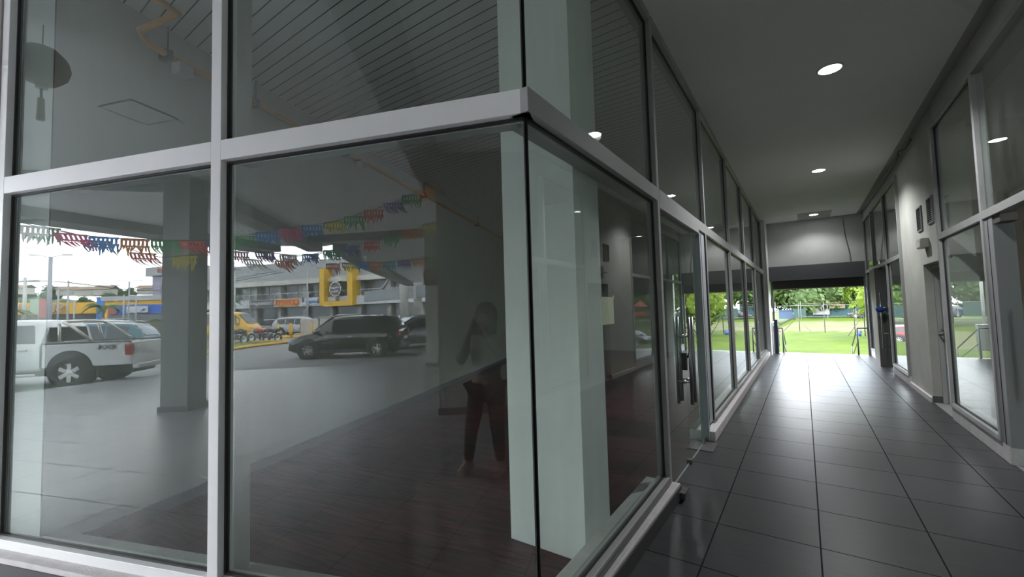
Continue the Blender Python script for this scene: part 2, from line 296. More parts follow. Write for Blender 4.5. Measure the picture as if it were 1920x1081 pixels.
# ---- curb and sills
cb = MB().prism([(.10, -.02), (.10, 2.06), (-.17, 2.06), (-.17, .25)] + [tuple(F(s, n)[:2]) for s, n in ((.17, -.21), (0.06, .10))], 0, .12)
cb = MB().prism([tuple(F(-.03, .12)[:2]), (.11, 2.06), (-.17, 2.06), (-.17, .20)] + [tuple(F(s, n)[:2]) for s, n in ((.17, -.21), (3.74, -.21), (3.74, .12))], .001, .12)
o = struct('trim_3', cb, CURB, 'worn cement curb under the glass corner', 'curb', bevel=.006)
struct('trim_4', MB().box((-.17, 3.72, .001), (.11, 13.32, .12)), CURB, 'worn cement curb under the far left shopfront', 'curb', bevel=.008)
RIS = mat('dark_riser_tile', (.060, .058, .058), .5, var=.1)
struct('baseboard_left', MB().prism([tuple(F(-.03, .12)[:2]), (.11, 2.06), (.118, 2.06), tuple(F(-.038, .129)[:2])], .001, .10).prism([tuple(F(-.03, .12)[:2]), tuple(F(-.038, .129)[:2]), tuple(F(3.74, .129)[:2]), tuple(F(3.74, .12)[:2])], .001, .09), RIS, 'dark tiled riser below the cement curb at the glass corner', 'baseboard')
# ================================================================== SHOPFRONT FRAMES
ZF0, ZF1, ZT0, ZT1, ZTOP = .12, .18, 2.47, 2.585, 4.05
def gasket_ring(mb, u0, u1, z0, z1, place, g=.012, d0=-.012, d1=.012):
    for (a, b, c, d) in ((u0, u0+(g if u0 > .001 else .003), z0, z1), (u1-g, u1, z0, z1), (u0+g, u1-g, z0, z0+g), (u0+g, u1-g, z1-g, z1)):
        place(mb, a, b, d0, d1, c, d)
def glaze(name, label, loc, rz, flip, u0, u1, zones, post0, post1, fm, tdepth=.12, glass=GL, top=True, gposts=True, rail_out=.05, fin0=0, fin1=0):
    """framed glass bay in local coords: u along the wall, v outward (flip=-1 puts outward on -v), z up"""
    e = empty(name, loc, rz, 'structure'); tag(e, label, 'window')
    def place(mb, ua, ub, va, vb, za, zb):
        va, vb = sorted((va*flip, vb*flip)); mb.box((ua, va, za), (ub, vb, zb))
    fr = MB(); any_ = False
    if post0: place(fr, u0-.0, u0+post0, -.05, rail_out, ZF0, ZTOP+.05); any_ = True
    if post1: place(fr, u1-post1, u1, -.05, rail_out, ZF0, ZTOP+.05); any_ = True
    if any_: fr.build('mullion', fm, e, bevel=.003)
    if fin0: m_ = MB(); place(m_, u0+.005, u0+post0-.005, -.16, -.05, ZF0, ZTOP); m_.build('mullion_fin', CONC, e)
    a, b = u0+post0, u1-post1
    for zi, (z0, z1) in enumerate(zones):
        g = MB(); place(g, a, b, -.005, .005, z0, z1); g.build('glass_pane', glass, e)
        k = MB(); gasket_ring(k, a, b, z0, z1, place); k.build('gasket', GASK, e)
    return e, place, a, b
F0 = (0, 0, 0)
# front facade : two bays, local u = s, v = n
lo, hi = (ZF1, ZT0), (ZT1, ZTOP)
e1, pl, a, b = glaze('window_1', 'front shopfront bay at the left edge with parking lot reflected', F0, FROT, 1, 1.83, 3.735, [lo, hi], 0, .07, ALU)
for nm, (za, zb), mt in (('bottom_rail', (ZF0, ZF1), ALU), ('transom', (ZT0, ZT1), ALU), ('head_rail', (ZTOP, ZTOP+.07), ALU)):
    m_ = MB(); pl(m_, a, b, -.05, .05, za, zb); m_.build(nm, mt, e1, bevel=.003)
e2, pl, a, b = glaze('window_2', 'front shopfront bay left of the glass corner', F0, FROT, 1, 0.0, 1.83, [lo, hi], 0, .072, ALU)
m_ = MB(); pl(m_, 1.765, 1.825, -.16, -.05, ZF0, ZTOP); m_.build('mullion_fin', CONC, e2)
for nm, (za, zb), mt in (('bottom_rail', (ZF0, ZF1), ALU), ('transom', (ZT0, ZT1), ALU), ('head_rail', (ZTOP, ZTOP+.07), ALU)):
    m_ = MB(); pl(m_, -.035, b, -.05, .05, za, zb); m_.build(nm, mt, e2, bevel=.003)
TI = mat('dull_inner_profile', (.34, .34, .33), .6)
for ee, a_, b_ in ((e1, 1.84, 3.66), (e2, .06, 1.75)):
    m_ = MB(); m_.box((a_, -.14, ZT0+.01), (b_, -.05, ZT1-.01)); m_.build('transom_back', TI, ee)
# corridor bays: local u = world Y ; outward = +X. Use rz = 90deg : local x -> +Y, local y -> -X, so outward = -v
RZ = math.pi/2
def corridor_rails(e, pl, a, b, low=True, fm=ALUD):
    lst = [('transom', (ZT0, ZT1)), ('head_rail', (ZTOP, ZTOP+.07))]
    if low: lst.append(('bottom_rail', (ZF0, ZF1)))
    for nm, (za, zb) in lst:
        m_ = MB(); pl(m_, a, b, -.05, .05, za, zb); m_.build(nm, fm, e, bevel=.003)
    if low:
        m_ = MB(); pl(m_, a, b, .05, .056, ZF0+.012, ZF1-.012); m_.build('rail_channel', ALUF, e)
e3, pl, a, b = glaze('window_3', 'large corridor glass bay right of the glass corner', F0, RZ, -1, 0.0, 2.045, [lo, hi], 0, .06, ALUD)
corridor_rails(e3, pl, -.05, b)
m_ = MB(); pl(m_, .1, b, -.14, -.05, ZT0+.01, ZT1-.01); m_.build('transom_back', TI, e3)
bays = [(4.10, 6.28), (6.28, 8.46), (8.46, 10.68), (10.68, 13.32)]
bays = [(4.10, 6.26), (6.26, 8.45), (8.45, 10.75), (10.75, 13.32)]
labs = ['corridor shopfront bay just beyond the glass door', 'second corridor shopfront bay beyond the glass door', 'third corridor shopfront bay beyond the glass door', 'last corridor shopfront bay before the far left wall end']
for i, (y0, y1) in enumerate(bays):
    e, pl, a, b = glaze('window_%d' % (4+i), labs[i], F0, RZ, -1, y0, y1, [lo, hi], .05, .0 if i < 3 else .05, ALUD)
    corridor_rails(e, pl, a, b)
# door bay
ed = empty('door_1', F0, RZ, 'structure'); tag(ed, 'frameless double glass door on the left with steel pull bars', 'door')
def plc(mb, ua, ub, va, vb, za, zb): mb.box((ua, -vb, za), (ub, -va, zb))
dy0, dym, dy1 = 2.05, 2.90, 3.70
for (ya, yb) in ((dy0+.008, dym-.003), (dym+.003, dy1)):
    m_ = MB(); plc(m_, ya, yb, -.006, .006, .015, 2.40); leaf = m_.build('door_leaf', GLD, ed)
    hy = dym-.07 if ya < 2.5 else dym+.07
    for sx in (.07, -.07):
        m_ = MB(); m_.tube([(hy, -sx, .60), (hy, -sx, 1.46)], .016, 14); m_.build('pull_bar', STEEL, leaf)
    m_ = MB()
    for z in (.82, 1.27): m_.tube([(hy, -.07, z), (hy, .07, z)], .009, 10); m_.tube([(hy, -.02, z), (hy, .02, z)], .018, 12)
    m_.build('bar_standoff', STEEL, leaf)
    m_ = MB()
    yy = ya if ya < 2.5 else yb-.12
    plc(m_, yy+.0, yy+.12, -.018, .018, .012, .06); plc(m_, yy, yy+.12, -.018, .018, 2.37, 2.42); m_.build('patch_fitting', STEEL, leaf, bevel=.003)
m_ = MB(); plc(m_, dym-.05, dym-.008, -.02, .03, .93, 1.10); m_.tube([(dym-.03, -.03, 1.05), (dym-.03, -.06, 1.12)], .008); m_.build('door_lock', mat('black_lock', (.03, .03, .03), .4), ed, bevel=.004)
m_ = MB(); plc(m_, dym-.04, dym+.03, -.02, .03, .0, .045); m_.build('floor_bolt', STEELD, ed, bevel=.003)
m_ = MB(); plc(m_, dy0-.0, dy1, -.05, .05, 2.42, ZT1); m_.build('head_rail', ALUD, ed, bevel=.003)
m_ = MB(); plc(m_, dy1, 3.76, -.05, .05, 0.02, 2.42); plc(m_, 3.76, 4.10, -.03, .03, .16, 2.47); m_.build('jamb_panel', mat('pale_blue_grey_panel', (.46, .48, .50), .4), ed, bevel=.003)
m_ = MB(); plc(m_, 3.752, 3.764, .031, .053, .16, 2.42); plc(m_, 4.085, 4.10, .02, .04, .16, 2.47); m_.build('gasket', GASK, ed)
m_ = MB(); plc(m_, 3.35, 3.70, -.08, .14, .001, .006); m_.build('floor_plate', STEELD, ed)
m_ = MB(); plc(m_, 1.98, 2.12, .10, .16, .06, .072); plc(m_, 2.03, 2.10, .11, .15, .0, .06); m_.build('stop_bracket', STEELD, ed)
m_ = MB(); plc(m_, dy0, dy1, -.003, .003, .0, .012); m_.build('threshold_strip', mat('white_door_seal', (.8, .8, .8), .5), ed)
eu, pl, a, b = glaze('window_8', 'upper glass pane above the double glass door', F0, RZ, -1, 2.045, 4.10, [hi], 0, .0, ALUD)
m_ = MB(); pl(m_, a, b, -.05, .05, ZTOP, ZTOP+.07); m_.build('head_rail', ALUD, eu)
m_ = MB(); pl(m_, 3.70, 4.10, -.05, .05, 2.47, ZT1); m_.build('transom', ALUD, eu)
# ------------------------------------------------------------------ right side shopfronts (outward = -X : local y -> -X with rz=90, flip=+1)
ZR0, ZR1, ZRT0, ZRT1, ZRTOP = .17, .225, 2.35, 2.43, 3.84
def rbay(name, label, y0, y1, zones, posts, fm=ALUD, splits=()):
    e = empty(name, (XR, 0, 0), RZ, 'structure'); tag(e, label, 'window')
    m_ = MB()
    for (a, b, z0, z1) in posts: m_.box((a, -.05, z0), (b, .045, z1))
    m_.build('mullion', fm, e, bevel=.003)
    for (a, b, z0, z1) in zones:
        MB().box((a, -.005, z0), (b, .005, z1)).build('glass_pane', GL, e)
        k = MB(); gasket_ring(k, a, b, z0, z1, lambda mb, ua, ub, va, vb, za, zb: mb.box((ua, va, za), (ub, vb, zb)), g=.014); k.build('gasket', GASK, e)
    return e
ya, yb, ym = yr(4.86), yr(6.60), yr(4.80)
e = rbay('window_9', 'near right shopfront pane reflecting the lawn and a parked car', ya, yb, [(ya, yb-.07, ZR1, ZRT0), (ya, yb-.07, ZRT1, ZRTOP)], [(yb-.07, yb, ZR0, ZRTOP+.06), (ya-.055, ya, ZR0, ZRTOP+.06)])
for nm, z0, z1 in (('bottom_rail', ZR0, ZR1), ('transom', ZRT0, ZRT1), ('head_rail', ZRTOP, ZRTOP+.06)):
    MB().box((ya, -.05, z0), (yb-.07, .045, z1)).build(nm, ALUD, e, bevel=.003)
struct('trim_5', MB().box((XR-.03, ya-.22, .0), (XR+.2, yb, .17)), CURB, 'cement curb under the near right shopfront pane', 'curb', bevel=.006)
struct('trim_6', MB().box((XR-.04, yr(6.60), .0), (XR-.02+.02, yr(9.42), .07)) if 0 else MB().box((XR-.035, yr(7.80), .0), (XR, yr(9.42), .075)), CURB, 'pale skirting along the stained right wall', 'baseboard')
# near right doorway
e = empty('door_2', (XR, 0, 0), RZ, 'structure'); tag(e, 'near right shop doorway with grey jamb at the right edge', 'door')
MB().box((ya-.26, -.12, .17), (ya-.055, .03, 2.35)).build('jamb_panel', mat('grey_jamb_metal', (.27, .27, .275), .45), e, bevel=.004)
MB().box((ya-.155, -.135, .17), (ya-.15, .034, 2.35)).build('gasket', GASK, e)
MB().box((yr(2.0), -.05, 2.35), (ya-.055, .045, 2.43)).box((yr(2.0), -.05, 3.84), (ya-.055, .045, 3.9)).build('head_rail', ALUD, e, bevel=.003)
MB().box((ya-.42, -.10, 2.27), (ya-.26, .02, 2.35)).build('door_closer', STEELD, e, bevel=.004)
MB().box((yr(2.0), -.005, 2.43), (ya-.055, .005, 3.84)).build('glass_pane', GL, e)
lf = MB().box((ya-1.3, -.165, .03), (ya-.30, -.153, 2.27)).build('door_leaf', GLD, e)
MB().tube([(ya-.42, -.10, .6), (ya-.42, -.10, 1.45)], .016, 12).build('pull_bar', STEEL, lf)
MB().box((yr(1.6), -.1, 0), (yr(2.0), .03, 3.9)).build('jamb_panel', CONC, e)
# steel service door
e = empty('door_3', (XR, 0, 0), RZ, 'structure'); tag(e, 'plain grey steel service door below two wall vents', 'door')
lf = MB().box((yr(6.66), -.19, .01), (yr(7.80), -.15, 2.10)).build('door_leaf', mat('grey_steel_door', (.36, .37, .37), .35, var=.08, vscale=2), e)
MB().box((yr(7.62), -.15, 1.03), (yr(7.74), -.143, 1.22)).tube([(yr(7.68), -.145, 1.10), (yr(7.68), -.08, 1.10), (yr(7.45), -.08, 1.10)], .011, 10).build('door_handle', STEEL, lf)
MB().box((yr(7.76), -.2, 0), (yr(7.80)-.001, -.1, 2.1)).box((yr(6.66), -.2, 2.04), (yr(7.76), -.1, 2.1)).build('door_frame', mat('pale_door_frame', (.45, .45, .44), .6), e)
struct('baseboard_right', MB().box((XR-.012, yr(7.80)-.012, 0), (XR+.28, yr(7.80), .10)), DKG, 'short dark baseboard at the service door reveal', 'baseboard')
# far right shopfront
y1, y2, y3, y4, y5 = yr(9.42), yr(11.15), yr(12.35), yr(13.25), 14.12
e = rbay('window_10', 'far right shopfront pane reflecting the red car', y1, y2, [(y1+.04, y2-.04, ZR1, ZRT0), (y1+.04, y2-.04, ZRT1, ZRTOP)], [(y2-.04, y2+.01, ZR0, ZRTOP+.06), (y1, y1+.04, ZR0, ZRTOP+.06)])
for nm, z0, z1 in (('bottom_rail', ZR0, ZR1), ('transom', ZRT0, ZRT1), ('head_rail', ZRTOP, ZRTOP+.06)):
    MB().box((y1+.04, -.05, z0), (y2-.04, .045, z1)).build(nm, ALUD, e, bevel=.003)
e = rbay('window_11', 'last right shopfront pane beside the corridor opening', y4, y5, [(y4, y5-.05, ZR1, ZRT0), (y4, y5-.05, ZRT1, ZRTOP), (y2+.01, y4, ZRT1, ZRTOP)], [(y5-.05, y5, ZR0, ZRTOP+.06), (y4-.06, y4, ZRT1, ZRTOP)])
for nm, z0, z1, s0 in (('bottom_rail', ZR0, ZR1, y4), ('transom', ZRT0, ZRT1, y2+.01), ('head_rail', ZRTOP, ZRTOP+.06, y2+.01)):
    MB().box((s0, -.05, z0), (y5-.05, .045, z1)).build(nm, ALUD, e, bevel=.003)
struct('trim_7', MB().box((XR-.03, y1, 0), (XR+.2, y2, .17)).box((XR-.03, y4, 0), (XR+.2, 14.2, .17)), CURB, 'cement curb under the far right shopfront', 'curb', bevel=.006)
e = empty('door_4', (XR, 0, 0), RZ, 'structure'); tag(e, 'far right glass door standing open with a blue cloth tied to its bar', 'door')
MB().box((y3, -.1, 0), (y4, .12, 2.35)).build('jamb_pillar', mat('brown_grey_metal_pillar', (.12, .115, .11), .5), e, bevel=.004)
lf = MB().box((y2+.02, -.006, .02), (y3-.01, .006, 2.33)).build('door_leaf', GLD, e)
for sv in (.07, -.07): MB().tube([(y3-.25, sv, .45), (y3-.25, sv, 1.75)], .016, 12).build('pull_bar', STEEL, lf)
MB().tube([(y3-.25, -.07, .8), (y3-.25, .07, .8)], .009).tube([(y3-.25, -.07, 1.4), (y3-.25, .07, 1.4)], .009).build('bar_standoff', STEEL, lf)
k = MB().lathe([(.005, -.07), (.06, -.05), (.085, 0), (.06, .05), (.005, .07)], 10, 'z', (y3-.25, .09, 1.36)).build('blue_cloth', mat('blue_rag', (.02, .07, .35), .9), lf); k['label'] = 'blue cloth tied round the bar'
# curb end of the corridor opening : roller shutter + guides
t = thing('roller_shutter', 'dark rolled up shutter under the beam of the far opening', 'shutter', (1.35, 14.25, 2.02))
mb = MB()
for i in range(6): mb.box((-1.13, -.03+.012*(i % 2), .045*i), (1.15, .03+.012*(i % 2), .045*i+.045))
mb.build('slat_curtain', SHUT, t); MB().box((-1.13, -.045, -.03), (1.15, .045, .0)).build('bottom_bar', mat('worn_bar', (.25, .23, .2), .5), t)
MB().box((-1.17, -.05, -2.02), (-1.11, .05, .25)).build('side_guide', STEELD, t); MB().box((1.13, -.05, -2.02), (1.19, .05, .25)).build('side_guide', STEELD, t)
# ------------------------------------------------------------------ ceiling downlights
LAMP = mat('lit_diffuser', (1, 1, 1), .5, emit=(.95, .97, 1.0), es=6)
RING = mat('white_trim_ring', (.7, .7, .7), .5)
def downlight(x, y, z, label, group, lit=True, r=.115, en=45):
    t = thing('ceiling_downlight', label, 'ceiling light', (x, y, z), 0, group)
    MB().lathe([(r, .0), (r+.012, -.004), (r+.004, -.012), (r-.012, -.012), (r-.012, 0)], 28).build('trim_ring', RING, t)
    n = 28; MB().face(*[((r-.012)*math.cos(-2*math.pi*j/n), (r-.012)*math.sin(-2*math.pi*j/n), -.008) for j in range(n)]).build('diffuser', LAMP if lit else RING, t)
    if lit:
        ld = bpy.data.lights.new('lamp_glow', 'SPOT'); ld.energy = en; ld.spot_size = 2.4; ld.spot_blend = .6; ld.shadow_soft_size = .1; ld.color = (.95, .97, 1)
        lo = bpy.data.objects.new('lamp_glow', ld); COL.objects.link(lo); lo.parent = t; lo.location = (0, 0, -.03)
for y, lb in ((4.08, 'nearest round lit downlight in the corridor ceiling'), (8.4, 'middle round lit downlight in the corridor ceiling'), (13.4, 'farthest round lit downlight near the end wall')):
    downlight(1.39, y, CZ, lb, 'corridor downlights', en=60 if y < 10 else 12)
q = F(6.14, 6.53); downlight(q.x, q.y, CZ, 'unlit round downlight in the plaza soffit seen in the front glass', None, False, .14)
# access patch on ceiling, soffit hatch
o = MB().box((1.0, 13.0, CZ-.006), (1.8, 14.1, CZ-.001)).build('ceiling_patch_panel', mat('patch_paint', (.40, .40, .38), .9)); tag(o, 'flat access panel in the ceiling near the far end wall', 'access panel'); recenter(o)
t = thing('soffit_hatch', 'flush rectangular access hatch in the plaza soffit', 'access hatch', F(5.25, 1.8, CZ-.006), FROT)
mb = MB(); mb.box((-.25, -.25, 0), (.25, .25, .005)); mb.build('hatch_panel', SOF, t)
mb = MB()
for a in ((-.27, -.27, .27, -.25), (-.27, .25, .27, .27), (-.27, -.25, -.25, .25), (.25, -.25, .27, .25)): mb.box((a[0], a[1], -.004), (a[2], a[3], .005))
mb.build('hatch_frame', ALUF, t)
# ------------------------------------------------------------------ wall things on the right
for yc, zc, lb in ((yr(7.76), 2.81, 'left louvred vent high on the stained right wall'), (yr(7.06), 2.83, 'right louvred vent high above the service door')):
    t = thing('wall_vent', lb, 'vent', (XR, yc, zc), RZ, 'louvred wall vents')
    MB().box((-.14, .0, -.18), (.14, .004, .18)).build('vent_back', GASK, t)
    mb = MB(); mb.box((-.15, 0, -.19), (-.13, .02, .19)).box((.13, 0, -.19), (.15, .02, .19)).box((-.13, 0, -.19), (.13, .02, -.17)).box((-.13, 0, .17), (.13, .02, .19)); mb.build('vent_frame', ALUD, t)
    for i in range(11):
        z = -.155+.031*i; MB().face((-.13, .004, z+.018), (.13, .004, z+.018), (.13, .018, z), (-.13, .018, z)).build('louvre', ALUF, t)
t = thing('emergency_light', 'small boxy emergency light above the service door', 'emergency light', (XR, yr(7.45), 2.40), RZ)
MB().box((-.14, 0, -.07), (.14, .09, .07)).build('housing', mat('aged_plastic', (.45, .44, .38), .4), t, bevel=.01)
MB().box((-.12, .09, -.055), (.12, .10, .03)).build('lens', mat('milky_lens', (.7, .7, .6), .2), t)
# dangling cables
def cable(pts, r, label, m=None, name='cable'):
    cu = MB(); P = [Vector(p) for p in pts]; Q = []
    for i in range(len(P)-1):
        p0, p1, p2, p3 = P[max(i-1, 0)], P[i], P[i+1], P[min(i+2, len(P)-1)]
        for k in range(6):
            t = k/6; Q.append(.5*((2*p1)+(p2-p0)*t+(2*p0-5*p1+4*p2-p3)*t*t+(3*p1-3*p2+p3-p0)*t**3))
    Q.append(P[-1]); cu.tube(Q, r, 6); o = cu.build(name, m or GASK); tag(o, label, 'cable'); recenter(o); return o
cable([(2.10, 14.17, 4.05), (2.13, 14.18, 3.5), (2.2, 14.18, 3.0), (2.2, 14.17, 2.74)], .006, 'thin cable trailing down the end wall')
cable([(2.52, 14.1, 4.08), (2.50, 12.0, 4.02), (2.52, 9.5, 4.04), (2.50, 8.2, 4.03), (2.46, 7.9, 4.06), (2.50, 7.6, 4.02), (2.54, 7.3, 4.08)], .010, 'dark cable running along the top of the right wall')
# notice taped inside the corner bay
t = thing('paper_notice', 'blank cream paper sheet taped inside the corridor glass', 'paper', (-.012, .94, 1.47), RZ)
MB().box((-.105, -.0015, 0), (.105, .0015, .175)).build('paper_sheet', mat('cream_paper', (.95, .92, .68), .8), t)
for xx in (-.115, .09): MB().box((xx, -.003, .16), (xx+.025, -.001, .185)).build('tape', mat('clear_tape', (.7, .7, .6), .3), t)
# orange gas pipe along the partition top
PO = mat('ochre_pipe_paint', (.55, .30, .10), .5, var=.2)
t = thing('ceiling_pipe', 'ochre painted pipe bending and running along the partition top', 'pipe', (0, 0, 0), FROT)
MB().tube([(2.86, -.25, 3.97), (2.86, -.50, 3.95), (3.53-.27, -.50, 3.90), (3.27, -.56, 3.83), (3.27, -12.5, 3.83)], .028, 10).build('pipe_run', PO, t)
for nn in (-.72, -1.6, -3.1, -5.4, -8.4): MB().box((3.24, nn-.025, 3.79), (3.34, nn+.025, 3.87)).tube([(3.27, nn, 3.85), (3.27, nn, 4.08)], .006).build('pipe_clamp', ALUF, t)
for nn, lb in ((-.78, 'small grey spotlight clamped under the ochre pipe near the glass'), (-3.3, 'small grey camera bracket under the pipe further in')):
    t = thing('clamp_spotlight', lb, 'spotlight', F(3.18, nn, 3.66), FROT)
    MB().box((-.05, -.06, 0), (.05, .06, .1)).build('housing', ALUD, t, bevel=.01); MB().tube([(.0, 0, .1), (.06, 0, .15)], .01).build('bracket', ALUF, t)
# ------------------------------------------------------------------ far opening : posts, rails
t = thing('bollard_board', 'dark navy upright board standing at the left of the far opening', 'bollard', (.27, 13.9, 0))
MB().box((-.045, -.06, 0), (.045, .06, 1.06)).build('board', mat('navy_paint', (.012, .018, .05), .5), t, bevel=.008)
MB().box((-.07, -.09, 0), (.07, .09, .02)).build('base_plate', STEELD, t)
t = thing('white_pipe_rail', 'bent white pipe rail beside the navy board', 'rail', (.19, 13.6, 0))
MB().tube([(0, 0, 0), (0, 0, .85), (.0, .02, .97), (.02, .12, 1.0), (.02, .3, 1.0), (.02, .33, .86)], .022, 10).build('pipe', mat('white_enamel', (.75, .75, .73), .4), t)
t = thing('utility_cabinet', 'pale grey utility cabinet outside the far opening', 'cabinet', (.10, 14.95, -.35))
MB().box((-.12, -.1, .5), (.20, .1, 1.2)).build('cabinet_body', mat('cabinet_grey', (.16, .165, .16), .5), t, bevel=.01); MB().box((-.09, -.11, .54), (.17, -.1, 1.16)).build('cabinet_door', mat('cabinet_door_grey', (.18, .185, .18), .5), t)
for xx in (-.1, .14): MB().box((xx, -.06, -.05), (xx+.04, .06, .5)).build('stand_leg', STEELD, t)
def handrail(x, sgn, label):
    t = thing('handrail', label, 'handrail', (x, 14.25, 0), 0, 'dark steel stair handrails')
    MB().tube([(0, 0, 0), (0, 0, .78)], .02, 8).build('post', STEELD, t)
    MB().tube([(sgn*.25, 0, .78), (0, 0, .78), (0, .06, .76), (0, 2.0, .1)], .02, 8).build('top_rail', STEELD, t)
    MB().tube([(0, 2.0, -.45), (0, 2.0, .1)], .02, 8).build('lower_post', STEELD, t)
    MB().tube([(0, .02, .4), (0, 2.0, -.25)], .012, 8).build('mid_rail', STEELD, t)
handrail(.42, -1, 'dark steel handrail at the left of the far opening'); handrail(2.26, 1, 'dark steel handrail at the right of the far opening')
# ================================================================== GROUNDS
struct('ground_parking', MB().box((-420, -420, -.6), (250, 14.2, -.155)), ASPH, 'grey asphalt parking lot in front of the plaza', 'parking lot')
def terr(x, y):
    z = -.35-(min(y, 50)-14.3)*.021
    t = min(1, max(0, (.2-x)/3.5)); t = t*t*(3-2*t); q = min(1, max(0, (y-20)/14)); q = q*q*(3-2*q)
    return z-1.35*t*q + (.06*math.sin(x*.9+y*.35)+.04*math.sin(x*2.3-y*.8) if y > 15 else 0)*min(1, abs(y-14)/6)
mb = MB(); xs = [-160, -110, -75, -50, -35, -26, -20, -16]+[-13+.8*i for i in range(40)]+[22, 28, 36, 50, 75, 110, 160]; ys = [14.36+.9*i for i in range(44)]+[56, 62, 70, 80, 95, 120, 160, 240]
for y in ys:
    for x in xs: mb.v.append((x, y, terr(x, y)))
nx = len(xs)
for j in range(len(ys)-1):
    for i in range(nx-1): mb.f.append((j*nx+i, j*nx+i+1, (j+1)*nx+i+1, (j+1)*nx+i)); mb.sm.append(1)
gm = bpy.data.materials.new('lawn_and_dry_field'); gm.use_nodes = True; t = gm.node_tree; b = t.nodes['Principled BSDF']; L = t.links.new
c = N(t, 'ShaderNodeTexCoord'); sp = N(t, 'ShaderNodeSeparateXYZ'); L(c.outputs['Object'], sp.inputs[0])
n1 = N(t, 'ShaderNodeTexNoise', i_Scale=.45, i_Detail=10.0, i_Roughness=.72); L(c.outputs['Object'], n1.inputs['Vector'])
gr = N(t, 'ShaderNodeValToRGB'); gr.color_ramp.elements[0].color = (.026, .050, .0015, 1); gr.color_ramp.elements[1].color = (.054, .080, .003, 1); gr.color_ramp.elements[0].position = .35; gr.color_ramp.elements[1].position = .65; L(n1.outputs[0], gr.inputs[0])
dr = N(t, 'ShaderNodeValToRGB'); dr.color_ramp.elements[0].color = (.058, .076, .026, 1); dr.color_ramp.elements[1].color = (.092, .085, .046, 1); dr.color_ramp.elements[0].position = .4; dr.color_ramp.elements[1].position = .6; L(n1.outputs[0], dr.inputs[0])
ad = N(t, 'ShaderNodeMath', operation='MULTIPLY_ADD'); ad.inputs[1].default_value = 8; L(n1.outputs[0], ad.inputs[0]); L(sp.outputs[1], ad.inputs[2])
st = N(t, 'ShaderNodeMapRange'); st.inputs[1].default_value = 47; st.inputs[2].default_value = 50; L(ad.outputs[0], st.inputs[0])
st2 = N(t, 'ShaderNodeMapRange'); st2.inputs[1].default_value = 72; st2.inputs[2].default_value = 76; st2.inputs[3].default_value = 1; st2.inputs[4].default_value = 0; L(ad.outputs[0], st2.inputs[0])
mu = N(t, 'ShaderNodeMath', operation='MULTIPLY'); L(st.outputs[0], mu.inputs[0]); L(st2.outputs[0], mu.inputs[1])
mx = N(t, 'ShaderNodeMix', data_type='RGBA'); L(mu.outputs[0], mx.inputs[0]); L(gr.outputs[0], mx.inputs[6]); L(dr.outputs[0], mx.inputs[7])
# gravel parking strip to the left
gx = N(t, 'ShaderNodeMapRange'); gx.inputs[1].default_value = -3.6; gx.inputs[2].default_value = -4.4; L(sp.outputs[0], gx.inputs[0])
gy = N(t, 'ShaderNodeMapRange'); gy.inputs[1].default_value = 38; gy.inputs[2].default_value = 44; gy.inputs[3].default_value = 1; gy.inputs[4].default_value = 0; L(sp.outputs[1], gy.inputs[0])
mg = N(t, 'ShaderNodeMath', operation='MULTIPLY'); L(gx.outputs[0], mg.inputs[0]); L(gy.outputs[0], mg.inputs[1])
mx2 = N(t, 'ShaderNodeMix', data_type='RGBA'); mx2.inputs[7].default_value = (.10, .09, .08, 1); L(mg.outputs[0], mx2.inputs[0]); L(mx.outputs[2], mx2.inputs[6]); L(mx2.outputs[2], b.inputs['Base Color']); b.inputs['Roughness'].default_value = .9; b.inputs['Specular IOR Level'].default_value = .1
struct('ground_lawn', mb, gm, 'bright green lawn and dry field beyond the corridor opening', 'lawn')
struct('trim_8', MB().box((-1, 14.35, -.6), (4, 14.42, -.001)), CURB, 'cement edge of the corridor floor above the lawn', 'floor edge')
# ------------------------------------------------------------------ foliage
def leaf_mat(name, c1, c2):
    m = bpy.data.materials.new(name); m.use_nodes = True; t = m.node_tree; b = t.nodes['Principled BSDF']; L = t.links.new
    c = N(t, 'ShaderNodeTexCoord'); n = N(t, 'ShaderNodeTexNoise', i_Scale=1.1, i_Detail=5.0); L(c.outputs['Object'], n.inputs['Vector'])
    cr = N(t, 'ShaderNodeValToRGB'); cr.color_ramp.elements[0].color = (*c1, 1); cr.color_ramp.elements[1].color = (*c2, 1); cr.color_ramp.elements[0].position = .36; cr.color_ramp.elements[1].position = .64
    L(n.outputs[0], cr.inputs[0]); L(cr.outputs[0], b.inputs['Base Color']); b.inputs['Roughness'].default_value = .7; b.inputs['Specular IOR Level'].default_value = .15
    return m
LF = leaf_mat('deep_green_leaves', (.018, .042, .008), (.075, .125, .025)); LFB = leaf_mat('yellow_green_leaves', (.04, .075, .005), (.11, .155, .013)); LFG = leaf_mat('grey_green_leaves', (.025, .05, .014), (.085, .125, .045))
BARK = mat('tree_bark', (.07, .055, .04), .9, var=.2)
